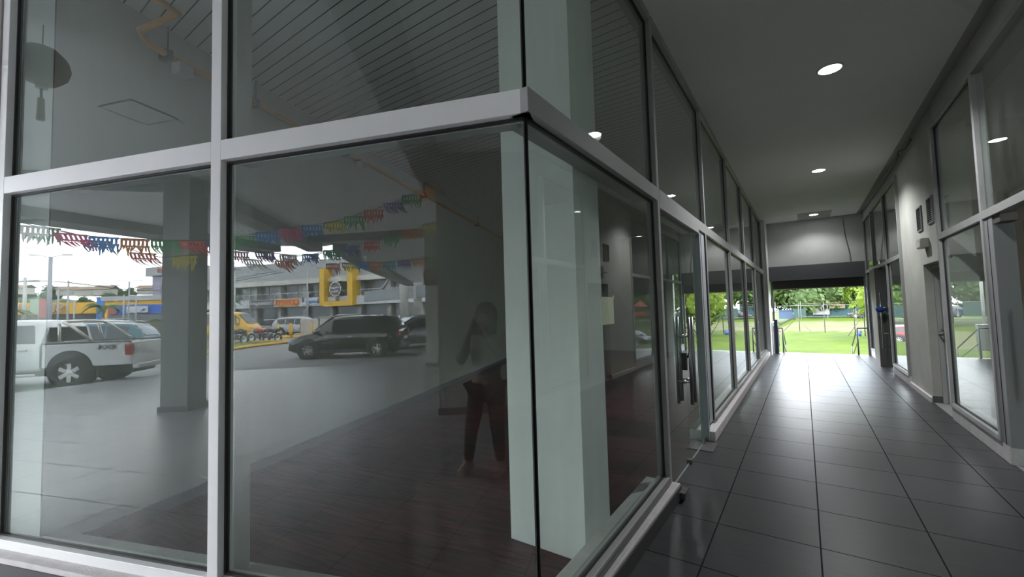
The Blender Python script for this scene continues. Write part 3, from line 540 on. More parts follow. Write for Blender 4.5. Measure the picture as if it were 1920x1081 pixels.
def crown_mesh(rng, blobs, leaf, count):
    mb = MB()
    tot = sum(b[3]**2 for b in blobs)
    for (bx, by, bz, br) in blobs:
        for _ in range(int(count*br*br/tot)):
            while True:
                d = Vector((rng.gauss(0, 1), rng.gauss(0, 1), rng.gauss(0, 1)))
                if d.length > .1: break
            d.normalize(); r = br*(.72+.34*rng.random()); p = Vector((bx, by, bz))+Vector((d.x*r, d.y*r, d.z*r*.8))
            a = Vector((rng.gauss(0, 1), rng.gauss(0, 1), rng.gauss(0, .5))).normalized(); n = (d+a*.9).normalized(); x = n.orthogonal().normalized(); y = n.cross(x)
            s = leaf*(.6+.8*rng.random()); mb.face(p-x*s, p-y*s*.5, p+x*s, p+y*s*.5)
        # dark core so the crown is dense
        i0 = len(mb.v); R = br*.74
        for a in range(5):
            th = math.pi*(a+.5)/5
            for k in range(8):
                ph = 2*math.pi*k/8; mb.v.append((bx+R*math.sin(th)*math.cos(ph), by+R*math.sin(th)*math.sin(ph), bz+R*.8*math.cos(th)))
        for a in range(4):
            for k in range(8): mb.f.append((i0+a*8+k, i0+a*8+8+k, i0+a*8+8+(k+1) % 8, i0+a*8+(k+1) % 8)); mb.sm.append(0)
    return mb
def tree_proto(seed, label, cat, m, H=9, W=5, leaf=.3, count=2600, nb=9, z0=.28, group=None):
    rng = random.Random(seed); t = thing('broadleaf_tree', label, cat, (0, 0, 0), 0, group)
    bl = [(rng.uniform(-1, 1)*W*.55, rng.uniform(-1, 1)*W*.55, H*(z0+.12+.55*rng.random()), W*rng.uniform(.3, .48)) for _ in range(nb)]+[(0, 0, H*.68, W*.5)]
    crown_mesh(rng, bl, leaf, count).build('crown', m, t)
    MB().tube([(0, 0, -1), (.1, 0, H*.25), (0, .1, H*.6)], [.28, .22, .08], 8).build('trunk', BARK, t)
    return t
LOC = ['behind the far fence at its left end', 'behind the far fence left of centre', 'behind the far fence', 'behind the far fence right of centre', 'far right behind the field', 'beyond the playground', 'left of the lawn']
protos = [tree_proto(11, 'dense green tree ' + LOC[0], 'tree', LF, 16, 8.5, .36, 4200, z0=.06), tree_proto(12, 'rounded green tree ' + LOC[1], 'tree', LFG, 15, 8, .36, 4200, z0=.04), tree_proto(13, 'tall spreading green tree ' + LOC[2], 'tree', LF, 18, 9, .38, 4600, z0=.06)]
spots = [(-5, 90, 1.0), (4, 93, 1.1), (13, 90, 1.0), (22, 94, 1.15), (-15, 93, 1.05), (-26, 90, 1.1), (-38, 94, 1.1), (-52, 92, 1.2), (32, 90, 1.0), (43, 95, 1.2), (55, 90, 1.1), (-66, 95, 1.2), (68, 96, 1.3), (-82, 97, 1.3), (9, 100, 1.35), (-9, 103, 1.4), (-30, 104, 1.4), (28, 105, 1.5), (84, 100, 1.4), (-100, 100, 1.4)]
for i, (x, y, s) in enumerate(spots):
    o = protos[i] if i < 3 else copy_tree(protos[i % 3])
    o.location = (x, y, -1.3); o.rotation_euler = (0, 0, i*1.7); o.scale = (s, s, s)
    side = 'beyond the opening' if abs(x-3) < 9 else ('reflected at right' if x < 0 else 'reflected at left')
    o['label'] = ['dense green tree', 'greyish green tree', 'tall green tree'][i % 3] + ', number %s behind the far fence, %s' % (['one', 'two', 'three', 'four', 'five', 'six', 'seven', 'eight', 'nine', 'ten', 'eleven', 'twelve', 'thirteen', 'fourteen', 'fifteen', 'sixteen', 'seventeen', 'eighteen', 'nineteen', 'twenty'][i], side)
    o['group'] = 'trees behind the far fence'
for i, (x, y, H, W, lb) in enumerate([(7.4, 33, 8.2, 4.6, 'bright yellow green tree overhanging the lawn on the right'), (11.5, 36, 8, 4.5, 'bright yellow green tree further right on the lawn'), (-17, 52, 8, 4.5, 'bright green tree beside the left parking strip')]):
    o = tree_proto(40+i, lb, 'tree', LFB, H, W, .22, 4200, nb=12, z0=.12); o.location = (x, y, terr(x, y))
# ------------------------------------------------------------------ fences
WIRE = mat('galvanised_pipe', (.07, .07, .065), .5, metal=.4); THIN = mat('rusty_wire', (.10, .075, .05), .7)
t = thing('wire_fence', 'thin post and wire fence at the end of the lawn', 'fence', (0, 0, 0))
px = [-2.9+1.75*i*1.0 for i in range(0, 11)]
fy = lambda x: 44.6-(x-.4)*1.39
for x in px:
    if x < -1: continue
    y = fy(x); z = terr(x, y); MB().tube([(x, y, z-.1), (x, y, z+2.5)], .028, 6).build('post', WIRE, t)
for h, r_ in ((1.35, .018), (.55, .010), (.12, .014), (2.45, .010)):
    MB().tube([(x, fy(x), terr(x, fy(x))+h) for x in px if x >= -1], r_, 5).build('wire', THIN, t)
x = .4; y = fy(x); MB().tube([(x-1.0, y+.7, terr(x, y)), (x, y, terr(x, y)+1.15), (x+1.0, y-.9, terr(x, y))], .025, 6).build('corner_brace', THIN, t)
t = thing('far_fence', 'white post and rail fence with teal screen beyond the field', 'fence', (0, 82, -1.15))
TS = mat('teal_windscreen', (.014, .040, .034), .8, var=.75, vscale=.9)
for xa, xb, zt in ((-60, -14, 2.2), (-10.5, -6.5, 1.9), (-.5, 1.2, 1.7), (8.6, 13, 2.0), (16, 27, 2.1), (33, 60, 2.2)): MB().box((xa, .1, .15), (xb, .14, zt)).build('teal_screen', TS, t)
PW = mat('weathered_white_post', (.13, .135, .13), .7)
for i in range(34): MB().box((-59+3.5*i, -.04, 0), (-58.92+3.5*i, .04, 2.9)).build('post', PW, t)
MB().box((-60, -.04, 2.17), (60, .02, 2.23)).build('rail', PW, t)
# small building and vehicles behind the fence
t = thing('roadside_kiosk', 'low kiosk with dark roof and yellow sign beyond the far fence', 'building', (4.6, 88, -1.2))
MB().box((-5, 0, 0), (4.4, 4, 3.1)).build('wall', mat('kiosk_teal_wall', (.03, .08, .085), .8, var=.3, vscale=.8), t); MB().box((-5.6, -1.4, 3.35), (5.2, 4.4, 3.6)).build('roof', mat('dark_sheet_roof', (.02, .014, .012), .6), t)
MB().box((-.9, -.9, 1.6), (2.0, -.8, 3.1)).build('yellow_sign', mat('kiosk_sign_yellow', (.16, .13, .05), .6), t); MB().box((-2.4, -.9, .6), (-.1, -.8, 2.2)).build('white_panel', mat('kiosk_white', (.2, .2, .2), .6), t)
for i, (x, y, h, w_, c, lb) in enumerate([(-7.5, 84.5, 1.5, 2.2, (.22, .20, .19), 'pale cargo crate left of the kiosk'), (-4.9, 84.2, 1.9, 1.2, (.2, .2, .2), 'white upright tank left of the kiosk'), (-1.6, 84.3, 1.4, 2.0, (.03, .055, .10), 'blue stall behind the far fence')]):
    o = MB().box((-w_/2, -.6, 0), (w_/2, .6, h)).box((-w_/2-.15, -.75, h), (w_/2+.15, .75, h+.12)).build('roadside_stall', mat('stall_%d' % i, c, .7)); o.location = (x, y, -1.15); tag(o, lb, 'stall')
t = thing('football_goal', 'white goal frame on the field seen in the far right glass', 'goal', (-16.4, 86, -1.6)); MB().tube([(-3, 0, 0), (-3, 0, 2.4), (3, 0, 2.4), (3, 0, 0)], .06, 8).build('goal_frame', PW, t); MB().tube([(-3, 0, 2.4), (-3, 2, 0), (3, 2, 0), (3, 0, 2.4)], .03, 6).build('net_support', PW, t)
t = thing('white_light_pole', 'tall white pole on the field reflected in the near right pane', 'pole', (-13.5, 72, -2.4)); MB().tube([(0, 0, 0), (0, 0, 12)], .16, 10).build('pole', mat('white_pole', (.25, .25, .25), .6), t); MB().box((-.2, -.2, 0), (.2, .2, .3)).build('base', CURB, t)
t = thing('football_goal', 'small tripod goal brace on the lawn reflected in the left panes', 'frame', (4.3, 35.2, terr(4.3, 35.2))); MB().tube([(-.9, 0, 0), (0, 0, 1.5), (.9, 0, 0)], .025, 6).build('brace', THIN, t); MB().tube([(0, 0, 0), (0, 0, 2.6)], .03, 6).build('mast', WIRE, t)
t = thing('blue_bucket', 'small blue bucket standing on the lawn', 'bucket', (3.78, 33.0, terr(3.78, 33))); MB().lathe([(0, 0), (.13, 0), (.17, .33), (.15, .33), (.12, .02)], 14).build('pail', mat('blue_plastic', (.02, .06, .16), .5), t); MB().tube([(-.16, 0, .3), (-.1, 0, .46), (.1, 0, .46), (.16, 0, .3)], .008, 6).build('bail_handle', WIRE, t)
# playground
t = thing('playground_frame', 'orange playground climbing frame with teal and red roofs', 'playground', (-25, 80, -1.6))
OR = mat('playground_orange', (.22, .04, .01), .6)
for dx, rc in ((-2.2, (.22, .05, .02)), (1.6, (.03, .15, .13)), (5, (.18, .04, .02))):
    for a in (-.9, .9):
        for b_ in (-.9, .9): MB().tube([(dx+a, b_, 0), (dx+a, b_, 3.2)], .07, 6).build('tower_post', OR, t)
    MB().box((dx-1, -1, 1.4), (dx+1, 1, 2.2)).build('tower_deck', OR, t)
    MB().lathe([(1.6, 3.2), (.1, 4.3)], 6, 'z', (dx, 0, 0)).build('tower_roof', mat('roof_%.2f' % rc[0], rc, .6), t)
MB().tube([(1, -1, 1.5), (0, -3, .9), (-.3, -4.6, .2)], .4, 8).build('slide', OR, t)
# ================================================================== VEHICLES
_mat0 = mat
def mat(name, col, *a, **k):
    g = 1.0 if name in ('bright_red_paint', 'gloss_black_paint', 'near_black_paint') or k.get('emit') else 1.45
    return _mat0(name, tuple(min(.82, x*g) for x in col), *a, **k)
LFG = leaf_mat('lot_foliage', (.045, .08, .03), (.11, .16, .07))
TYRE = mat('tyre_rubber', (.018, .018, .018), .8); RIM = mat('alloy_rim', (.30, .31, .32), .35, metal=.6); RIMD = mat('machined_two_tone_rim', (.38, .38, .38), .3, metal=.6)
CGL = mat('car_window_glass', (.012, .014, .016), .06, spec=.8); RED = mat('tail_light_red', (.20, .01, .01), .3); HL = mat('headlamp_lens', (.5, .5, .5), .15); TRIMB = mat('black_car_plastic', (.02, .02, .021), .6)
def paint(name, c, r=.22): return mat(name, c, r, spec=.6)
def car(label, cat, loc, rz, col, L_=4.4, W_=1.82, H=1.62, kind='suv', r=.35, spokes=5, name='parked_car', group=None):
    """+x is the front. Built as a lofted shell with glass, wheels, lamps as parts."""
    t = thing(name, label, cat, loc, rz, group); hw = W_/2; h = L_/2
    fa, ra = h-.86, -h+.88    # axles
    if kind == 'suv':
        S = [(-h, .42, .70, .74, .86), (-h+.06, .30, .98, 1.02, .93), (-h+.22, .26, 1.04, H*.83, .97), (-h+.55, .24, 1.03, H*.965, 1), (-h+1.3, .23, 1.0, H, 1), (-.1, .22, .98, H, 1), (.45, .22, .96, H*.975, 1), (.95, .22, .97, H*.80, 1), (1.30, .22, .985, 1.03, 1), (h-.5, .24, .92, .95, .97), (h-.12, .28, .78, .82, .9), (h, .40, .62, .66, .78)]
        win = [(3, 4), (4, 5), (5, 6), (6, 7)]; shield = (6, 8); back = (1, 3)
    elif kind == 'sedan':
        S = [(-h, .42, .70, .76, .85), (-h+.08, .30, .93, .98, .93), (-h+.55, .25, .96, 1.02, .97), (-h+1.15, .22, .94, H*.94, 1), (-h+1.7, .22, .93, H, 1), (.1, .22, .92, H, 1), (.55, .22, .90, H*.93, 1), (1.15, .22, .90, .96, 1), (h-.5, .25, .84, .88, .96), (h-.1, .3, .7, .74, .88), (h, .4, .58, .62, .78)]
        win = [(3, 4), (4, 5), (5, 6)]; shield = (5, 7); back = (2, 4)
    else:  # van
        S = [(-h, .4, 1.0, 1.9, .9), (-h+.06, .3, 1.1, H*.96, .96), (-h+.4, .26, 1.1, H, 1), (-.6, .24, 1.1, H, 1), (.6, .24, 1.1, H, 1), (1.3, .24, 1.1, H*.95, 1), (1.75, .24, 1.08, H*.78, 1), (h-.35, .25, 1.02, 1.1, .97), (h-.08, .3, .85, .9, .9), (h, .42, .62, .66, .82)]
        win = [(2, 3), (3, 4), (4, 5), (5, 6)]; shield = (5, 7); back = (0, 1)
    rings = []
    for (x, zb, zl, zt, k) in S:
        w_ = hw*k; tall = (zt-zl) > .2; wt = w_*(.80 if tall else .9) if kind != 'van' else w_*(.88 if tall else .9)
        rings.append([(x, 0, zb), (x, w_*.86, zb), (x, w_*.985, zb+.14), (x, w_, (zb+zl)/2+.05), (x, w_*.97, zl), (x, wt, zt-.05 if tall else zt-.01), (x, wt*.8, zt), (x, 0, zt+.02)])
    def P(i, k, s=1): p = rings[i][k]; return Vector((p[0], p[1]*s, p[2]))
    mb = MB(); K = 8
    for s in (1, -1):
        i0 = len(mb.v)
        for i in range(len(S)):
            for k in range(K): mb.v.append(tuple(P(i, k, s)))
        for i in range(len(S)-1):
            for k in range(K-1):
                q = (i0+i*K+k, i0+i*K+k+1, i0+(i+1)*K+k+1, i0+(i+1)*K+k); mb.f.append(q if s < 0 else q[::-1]); mb.sm.append(1)
        for e_ in (0, len(S)-1): mb.f.append(tuple(i0+e_*K+k for k in range(K))); mb.sm.append(0)
    body = mb.build('body', col, t)
    def patch(pts, name, m, off=.008, par=t):
        pts = [Vector(p) for p in pts]; n = (pts[1]-pts[0]).cross(pts[-1]-pts[0]).normalized(); c = sum(pts, Vector())/len(pts)
        if n.dot(c-Vector((c.x*.7, 0, .8))) < 0: n = -n
        return MB().face(*[p+n*off for p in pts]).build(name, m, par)
    def lerp(a, b_, u): return a+(b_-a)*u
    for s in (1, -1):
        for (i, j) in win:
            a0, a1, b0, b1 = P(i, 4, s), P(j, 4, s), P(i, 5, s), P(j, 5, s)
            if (b0.z-a0.z) < .1 or (b1.z-a1.z) < .0: pass
            u0, u1 = .04, .96
            A, B = lerp(a0, a1, u0), lerp(a0, a1, u1); Cc, D = lerp(b0, b1, u1), lerp(b0, b1, u0)
            patch([lerp(A, D, .06), lerp(B, Cc, .06), lerp(B, Cc, .9), lerp(A, D, .9)], 'side_window', CGL)
    i, j = shield
    for (i, j, nm) in ((shield[0], shield[1], 'windscreen'), (back[0], back[1], 'rear_window')):
        a, b_ = P(i, 6, 1), P(j, 6, 1)
        lo_, hi_ = (i, j) if P(i, 7).z < P(j, 7).z else (j, i)
        l1, l2 = P(lo_, 6, 1), P(lo_, 6, -1); h1, h2 = P(hi_, 6, 1), P(hi_, 6, -1)
        zz = Vector((0, 0, 0)); pts = [lerp(l1, h1, .1), lerp(l2, h2, .1), lerp(l2, h2, .92), lerp(l1, h1, .92)]
        if nm == 'windscreen': off = Vector((.05, 0, .05))
        else: off = Vector((-.05, 0, .05)) if kind != 'van' else Vector((-.03, 0, 0))
        if kind == 'van' and nm == 'rear_window': pts = [Vector((-h-.0, y_, z_)) for (y_, z_) in ((-.6, 1.15), (.6, 1.15), (.58, 1.75), (-.58, 1.75))]
        MB().face(*[p+off for p in pts]).build(nm, CGL, t)
    for s in (1, -1):
        for ax in (fa, ra):
            y = s*hw; wl = MB().lathe([(.02, .004), (r*1.2, .004), (r*1.2, -.03)][::-1] if 0 else [(r*1.22, -.25), (r*1.22, .006), (.0, .006)], 24, 'y'); 
            ar = wl.build('wheel_arch', TRIMB, t); ar.location = (ax, y if s > 0 else y, r+.03); ar.scale = (1, s, 1)
            tw = MB().lathe([(r*.62, .0), (r*.7, .035), (r*.95, .03), (r, .0), (r, -.2), (r*.6, -.2)], 26, 'y').build('wheel', TYRE, t); tw.location = (ax, y-s*.0, r); tw.scale = (1, s, 1)
            mb = MB(); mb.lathe([(r*.64, .0), (r*.66, .03), (r*.60, .02), (r*.58, -.04), (.0, -.04)], 24, 'y')
            rm = mb.build('rim', TRIMB if spokes == 5 else RIM, tw)
            mb = MB(); ns = spokes
            for q in range(ns):
                a = 2*math.pi*q/ns; M = Matrix.Rotation(a, 4, 'Y'); mb.box((-r*.11, -.01, r*.05), (r*.03, .028, r*.62), M)
                if spokes == 5: mb.box((r*.06, -.01, r*.2), (r*.15, .026, r*.62), M @ Matrix.Rotation(.35, 4, 'Y'))
            mb.lathe([(r*.16, .03), (.0, .035)], 10, 'y'); mb.build('spokes', RIMD, tw)
        # lamps, sills, mirrors
        xr = -h+.03
        bz = .95 if kind != 'van' else .95
        MB().box((xr-.02, s*hw*.62 if s > 0 else -hw*.93, bz-.12), (xr+.26, s*hw*.93 if s > 0 else -hw*.62, bz+(.05 if kind != 'van' else .3))).build('tail_light', RED, t, bevel=.02)
        MB().box((h-.32, s*hw*.5 if s > 0 else -hw*.86, .66), (h-.03, s*hw*.86 if s > 0 else -hw*.5, .76)).build('headlight', HL, t, bevel=.02)
        MB().box((-h+.9+.45, min(s*hw*.97, s*(hw+.012)), .24), (h-1.3, max(s*hw*.97, s*(hw+.012)), .36)).build('sill_trim', TRIMB, t)
        mx_ = 1.0 if kind != 'van' else 1.55
        MB().box((mx_-.08, min(s*hw, s*(hw+.18)), .98), (mx_+.08, max(s*hw, s*(hw+.18)), 1.12)).build('wing_mirror', col, t, bevel=.03)
        for xh in (-.3, .62): MB().box((xh-.1, min(s*hw*.99, s*(hw+.02)), .84), (xh+.1, max(s*hw*.99, s*(hw+.02)), .87)).build('door_handle', STEEL, t)
        if kind == 'suv': MB().tube([(-h+.6, s*hw*.74, H-.0), (-h+.75, s*hw*.76, H+.05), (.3, s*hw*.76, H+.05), (.5, s*hw*.74, H-.03)], .02, 6).build('roof_rail', STEEL, t)
    MB().box((-h-.03, -hw*.86, .34), (-h+.3, hw*.86, .55)).build('rear_bumper', TRIMB, t, bevel=.04)
    MB().box((h-.25, -hw*.8, .34), (h+.03, hw*.8, .52)).build('front_bumper', TRIMB, t, bevel=.04)
    MB().box((-h-.04, -.26, .68), (-h+.05, .26, .80)).build('number_plate', mat('plate_white', (.4, .4, .38), .5), t)
    return t
ZP = -.155
car('black SUV parked side on across the lot', 'car', (-5.80, -16.28, ZP), math.radians(184), paint('gloss_black_paint', (.012, .012, .014), .12), 4.5, 1.86, 1.68, r=.36)
car('teal blue SUV seen from behind beside the white pickup', 'car', (-16.4, -16.55, ZP), math.radians(165), paint('teal_paint', (.035, .085, .11), .2), 4.45, 1.84, 1.66)
car('dark grey SUV standing just behind the teal one', 'car', (-20.6, -21.0, ZP), math.radians(168), paint('grey_paint', (.10, .11, .12)), 4.6, 1.86, 1.80)
car('silver crossover parked beyond the motorcycles', 'car', (-17.0, -37.9, ZP), math.radians(4), paint('silver_paint', (.28, .29, .30)), 4.5, 1.82, 1.66, spokes=7)
car('dark red tailed grey hatchback behind the black SUV', 'car', (-3.6, -20.2, ZP), math.radians(150), paint('mid_grey_paint', (.09, .09, .10)), 4.2, 1.76, 1.55)
car('silver car deep in the row behind the black SUV', 'car', (-3.3, -25.5, ZP), math.radians(160), paint('light_silver_paint', (.25, .26, .27)), 4.3, 1.78, 1.5, kind='sedan')
car('white sedan roof in the far parking row', 'car', (-22.0, -49.5, ZP), math.radians(80), paint('white_paint', (.38, .38, .38)), 4.4, 1.8, 1.48, kind='sedan')
car('dark SUV in the far parking row', 'car', (-19.3, -50.0, ZP), math.radians(80), paint('near_black_paint', (.03, .03, .035)), 4.5, 1.8, 1.6)
car('red hatchback in the far parking row', 'car', (-16.6, -50.3, ZP), math.radians(80), paint('dull_red_paint', (.22, .03, .03)), 4.2, 1.8, 1.5)
car('white van like wagon in the far parking row', 'car', (-13.6, -51.5, ZP), math.radians(80), paint('white_paint', (.38, .38, .38)), 4.6, 1.8, 1.7)
car('light grey sedan at the right of the far parking row', 'car', (-10.6, -50.5, ZP), math.radians(80), paint('light_silver_paint', (.25, .26, .27)), 4.4, 1.8, 1.48, kind='sedan')
car('white sedan behind the pickup bed', 'car', (-25.6, -25.2, ZP), math.radians(175), paint('white_paint', (.38, .38, .38)), 4.5, 1.8, 1.5, kind='sedan')
van = car('yellow high roof passenger van by the grass island', 'van', (-22.6, -36.4, ZP), math.radians(4), paint('taxi_yellow_paint', (.42, .24, .01), .3), 5.4, 1.9, 2.25, kind='van', spokes=7, name='passenger_van')
# vehicles outside the far opening
for i, (x, pc, kd, lb) in enumerate([(-9.4, ('road_white', (.12, .12, .12)), 'suv', 'white wagon parked behind the far fence at the left'), (8.9, ('road_dark', (.02, .022, .025)), 'suv', 'dark wagon parked behind the far fence right of the kiosk'), (14.5, ('road_silver', (.09, .09, .095)), 'sedan', 'silver sedan parked behind the far fence further right'), (30, ('road_red', (.09, .012, .012)), 'sedan', 'red sedan parked behind the far fence far right'), (-12.5, ('road_blue', (.02, .04, .09)), 'suv', 'blue wagon parked behind the far fence far left')]):
    car(lb, 'car', (x, 84.6, -1.15), math.radians(180 if i % 2 else 0), _mat0(pc[0], pc[1], .3), 4.4, 1.8, 1.6 if kd == 'suv' else 1.45, kind=kd)
zr = terr(-2.2, 45)
car('red hatchback with pale roof parked left of the lawn', 'car', (-3.0, 45.8, zr-.1), math.radians(170), paint('bright_red_paint', (.20, .012, .015), .3), 3.9, 1.74, 1.46, spokes=7)
car('black sedan parked left of the lawn near the opening', 'car', (-8.0, 39.6, terr(-8, 39.6)), math.radians(-20), paint('gloss_black_paint', (.012, .012, .014), .12), 4.4, 1.8, 1.46, kind='sedan')
car('dark grey SUV parked by the gravel strip', 'car', (-8.4, 34.6, terr(-8, 34)), math.radians(-20), paint('grey_paint', (.10, .11, .12)), 4.5, 1.84, 1.66)
# ---- white pickup truck
TA = math.radians(171)
t = thing('pickup_truck', 'white double cab pickup with roll bar parked at the plaza edge', 'truck', (-11.2-(-1.28*math.cos(TA)+.93*math.sin(TA)), -10.1-(-1.28*math.sin(TA)-.93*math.cos(TA)), ZP), TA)
WP = paint('white_truck_paint', (.36, .37, .37), .3); hw = .93
Pk = lambda x, z, k=1: (x, hw*k, z)
def shell(S, name, m, par, wt=.8):
    mb = MB()
    for s in (1, -1):
        i0 = len(mb.v)
        for (x, zb, zl, zt) in S:
            tall = zt-zl > .2
            mb.v += [(x, 0, zb), (x, s*hw*.93, zb), (x, s*hw, zb+.12), (x, s*hw, (zb+zl)/2), (x, s*hw*.98, zl), (x, s*hw*(wt if tall else .95), zt-.04 if tall else zt), (x, s*hw*(wt-.1 if tall else .8), zt), (x, 0, zt+.01)]
        n = len(S)
        for i in range(n-1):
            for k in range(7):
                q = (i0+i*8+k, i0+i*8+k+1, i0+i*8+9+k, i0+i*8+8+k); mb.f.append(q if s < 0 else q[::-1]); mb.sm.append(1)
        for e_ in (0, n-1): mb.f.append(tuple(i0+e_*8+k for k in range(8))); mb.sm.append(0)
    return mb.build(name, m, par)
# local x: rear axle at -1.28 ; tail at -2.65
shell([(-.62, .48, 1.16, 1.62), (-.45, .45, 1.16, 1.78), (.2, .42, 1.15, 1.82), (.9, .42, 1.13, 1.80), (1.35, .42, 1.12, 1.5), (1.7, .42, 1.10, 1.16), (2.3, .45, 1.03, 1.08), (2.62, .5, .9, .95), (2.68, .55, .7, .75)], 'cab', WP, t)
mb = MB()
for s in (1, -1): mb.box((-2.62, min(s*hw, s*(hw-.09)), .55), (-.66, max(s*hw, s*(hw-.09)), 1.17))
mb.box((-2.62, -hw+.09, .55), (-.66, hw-.09, .68)).box((-2.66, -hw+.02, .55), (-2.60, hw-.02, 1.17)).box((-.74, -hw+.09, .6), (-.66, hw-.09, 1.1)); bed = mb.build('cargo_bed', WP, t, bevel=.02)
mb = MB()
for s in (1, -1): mb.box((-2.62, min(s*(hw+.006), s*(hw-.1)), 1.17), (-.66, max(s*(hw+.006), s*(hw-.1)), 1.195))
mb.build('bed_rail_cap', TRIMB, t)
MB().face((-.5, hw*.955, 1.2), (.25, hw*.955, 1.2), (.25, hw*.83, 1.68), (-.38, hw*.83, 1.68)).build('side_window', CGL, t).location = (0, .015, 0)
MB().face((.32, hw*.955, 1.2), (1.25, hw*.955, 1.2), (.95, hw*.83, 1.66), (.32, hw*.83, 1.68)).build('side_window', CGL, t).location = (0, .015, 0)
MB().face((-.5, -hw*.955, 1.2), (1.25, -hw*.955, 1.2), (.95, -hw*.83, 1.66), (-.38, -hw*.83, 1.68)).build('side_window', CGL, t).location = (0, -.015, 0)
MB().face((-.66, -.7, 1.22), (-.66, .7, 1.22), (-.6, .65, 1.6), (-.6, -.65, 1.6)).build('rear_window', CGL, t).location = (-.02, 0, 0)
mb = MB()
for s in (1, -1): mb.tube([(-1.72, s*.82, 1.19), (-1.15, s*.76, 1.66), (-.98, s*.72, 1.74), (-.9, s*.6, 1.76), (-.9, 0, 1.76)], .038, 10).tube([(-.95, s*.80, 1.2), (-.88, s*.72, 1.7)], .034, 8)
mb.build('roll_bar', mat('champagne_steel', (.32, .31, .28), .35, metal=.5), t)
for s in (1, -1):
    for ax in (-1.28, 1.92):
        rr = .40
        a_ = MB().lathe([(rr*1.28, -.3), (rr*1.28, .006), (0, .006)], 26, 'y').build('wheel_arch', TRIMB, t); a_.location = (ax, s*hw, rr+.08); a_.scale = (1, s, 1)
        tw = MB().lathe([(rr*.62, 0), (rr*.7, .035), (rr*.95, .03), (rr, 0), (rr, -.24), (rr*.6, -.24)], 28, 'y').build('wheel', TYRE, t); tw.location = (ax, s*hw, rr); tw.scale = (1, s, 1)
        MB().lathe([(rr*.64, .02), (rr*.58, -.03), (0, -.03)], 24, 'y').build('rim', RIM, tw)
        mb = MB()
        for q in range(6): mb.box((-rr*.12, -.03, rr*.08), (rr*.12, .03, rr*.62), Matrix.Rotation(math.pi*q/3, 4, 'Y'))
        mb.lathe([(rr*.18, .03), (0, .04)], 12, 'y').build('spokes', RIMD, tw)
        if ax < 0: MB().box((ax-.62, min(s*(hw-.02), s*(hw-.2)), .28), (ax-.58, max(s*(hw-.02), s*(hw-.2)), .62)).build('mud_flap', TRIMB, t)
    MB().box((-2.67, min(s*hw*1.005, s*(hw-.14)), .80), (-2.5, max(s*hw*1.005, s*(hw-.14)), 1.12)).build('tail_light', RED, t, bevel=.02)
    MB().box((-.35, min(s*hw, s*(hw+.03)), 1.02), (-.12, max(s*hw, s*(hw+.03)), 1.06)).build('door_handle', STEEL, t, bevel=.008)
    MB().box((-.6, min(s*(hw-.05), s*(hw+.1)), .36), (1.4, max(s*(hw-.05), s*(hw+.1)), .42)).build('running_board', STEEL, t, bevel=.01)
    MB().box((-.625, min(s*(hw+.001), s*(hw+.004)), .5), (-.615, max(s*(hw+.001), s*(hw+.004)), 1.16)).box((.28, min(s*(hw+.001), s*(hw+.004)), .45), (.29, max(s*(hw+.001), s*(hw+.004)), 1.16)).build('door_gap', TRIMB, t)
MB().box((-2.78, -.8, .42), (-2.62, .8, .56)).build('step_bumper', STEEL, t, bevel=.02); MB().box((-2.5, -.5, .3), (2.4, .5, .5)).build('chassis', TRIMB, t)
text('4X4', .17, mat('dark_decal', (.03, .03, .03), .5), t, facing((-2.12, hw+.008, 1.04), (-1, 0, 0)), 'decal', .002, .006, sx=1.5)
# right side faces +Y in the world after the half turn, i.e. local -y
text('4X4', .17, mat('dark_decal', (.03, .03, .03), .5), t, facing((-2.12, -hw-.008, 1.04), (1, 0, 0)), 'decal', .002, .006, sx=1.5)
# ---- motorcycles
def moto(label, loc, rz, tank, seat):
    t = thing('motorcycle', label, 'motorcycle', loc, rz, 'motorcycles by the island')
    for x in (-.62, .66):
        wv = MB().lathe([(.30, -.05), (.31, 0), (.30, .05), (.24, .04), (.24, -.04), (.30, -.05)], 22, 'y').build('wheel', TYRE, t); wv.location = (x, 0, .31)
        MB().lathe([(.24, -.02), (.03, -.03), (.03, .03), (.24, .02)], 8, 'y').build('hub_spokes', RIM, wv)
    MB().tube([(.66, 0, .31), (.5, 0, .75), (.42, 0, .98)], [.035, .04, .03], 8).build('front_fork', STEEL, t)
    MB().tube([(.42, -.36, 1.02), (.40, -.12, 1.0), (.40, .12, 1.0), (.42, .36, 1.02)], .018, 8).build('handlebar', STEELD, t)
    MB().tube([(.4, 0, .85), (.05, 0, .45), (-.3, 0, .4), (-.62, 0, .31)], .04, 8).build('frame_tube', STEELD, t)
    MB().tube([(.38, 0, .80), (.25, 0, .86), (.02, 0, .82), (-.05, 0, .76)], [.06, .15, .15, .08], 12).build('fuel_tank', tank, t)
    MB().tube([(-.02, 0, .78), (-.3, 0, .77), (-.75, 0, .84)], [.09, .13, .09], 10).build('saddle', seat, t)
    MB().box((-.12, -.14, .28), (.25, .14, .62)).build('engine_block', ALUF, t, bevel=.04)
    MB().tube([(.1, .14, .35), (-.3, .17, .28), (-.75, .18, .38)], .045, 10).build('exhaust', STEEL, t)
    MB().tube([(.98, 0, .42), (.88, 0, .62), (.66, 0, .68), (.42, 0, .58)], [.03, .07, .07, .04], 8).build('front_mudguard', mat('white_mudguard', (.3, .3, .3), .3), t)
    MB().lathe([(.0, .1), (.09, .07), (.09, 0), (0, -.02)], 12, 'x', (.50, 0, .88)).build('headlight', HL, t)
moto('black motorcycle with white mudguard at the island, nearer one', (-16.6, -27.2, ZP), math.radians(195), paint('black_tank', (.02, .02, .02)), TRIMB)
moto('motorcycle with a red covered tank behind the first one', (-15.8, -28.5, ZP), math.radians(200), paint('red_tank', (.25, .03, .04)), mat('red_seat_cover', (.22, .03, .04), .8))
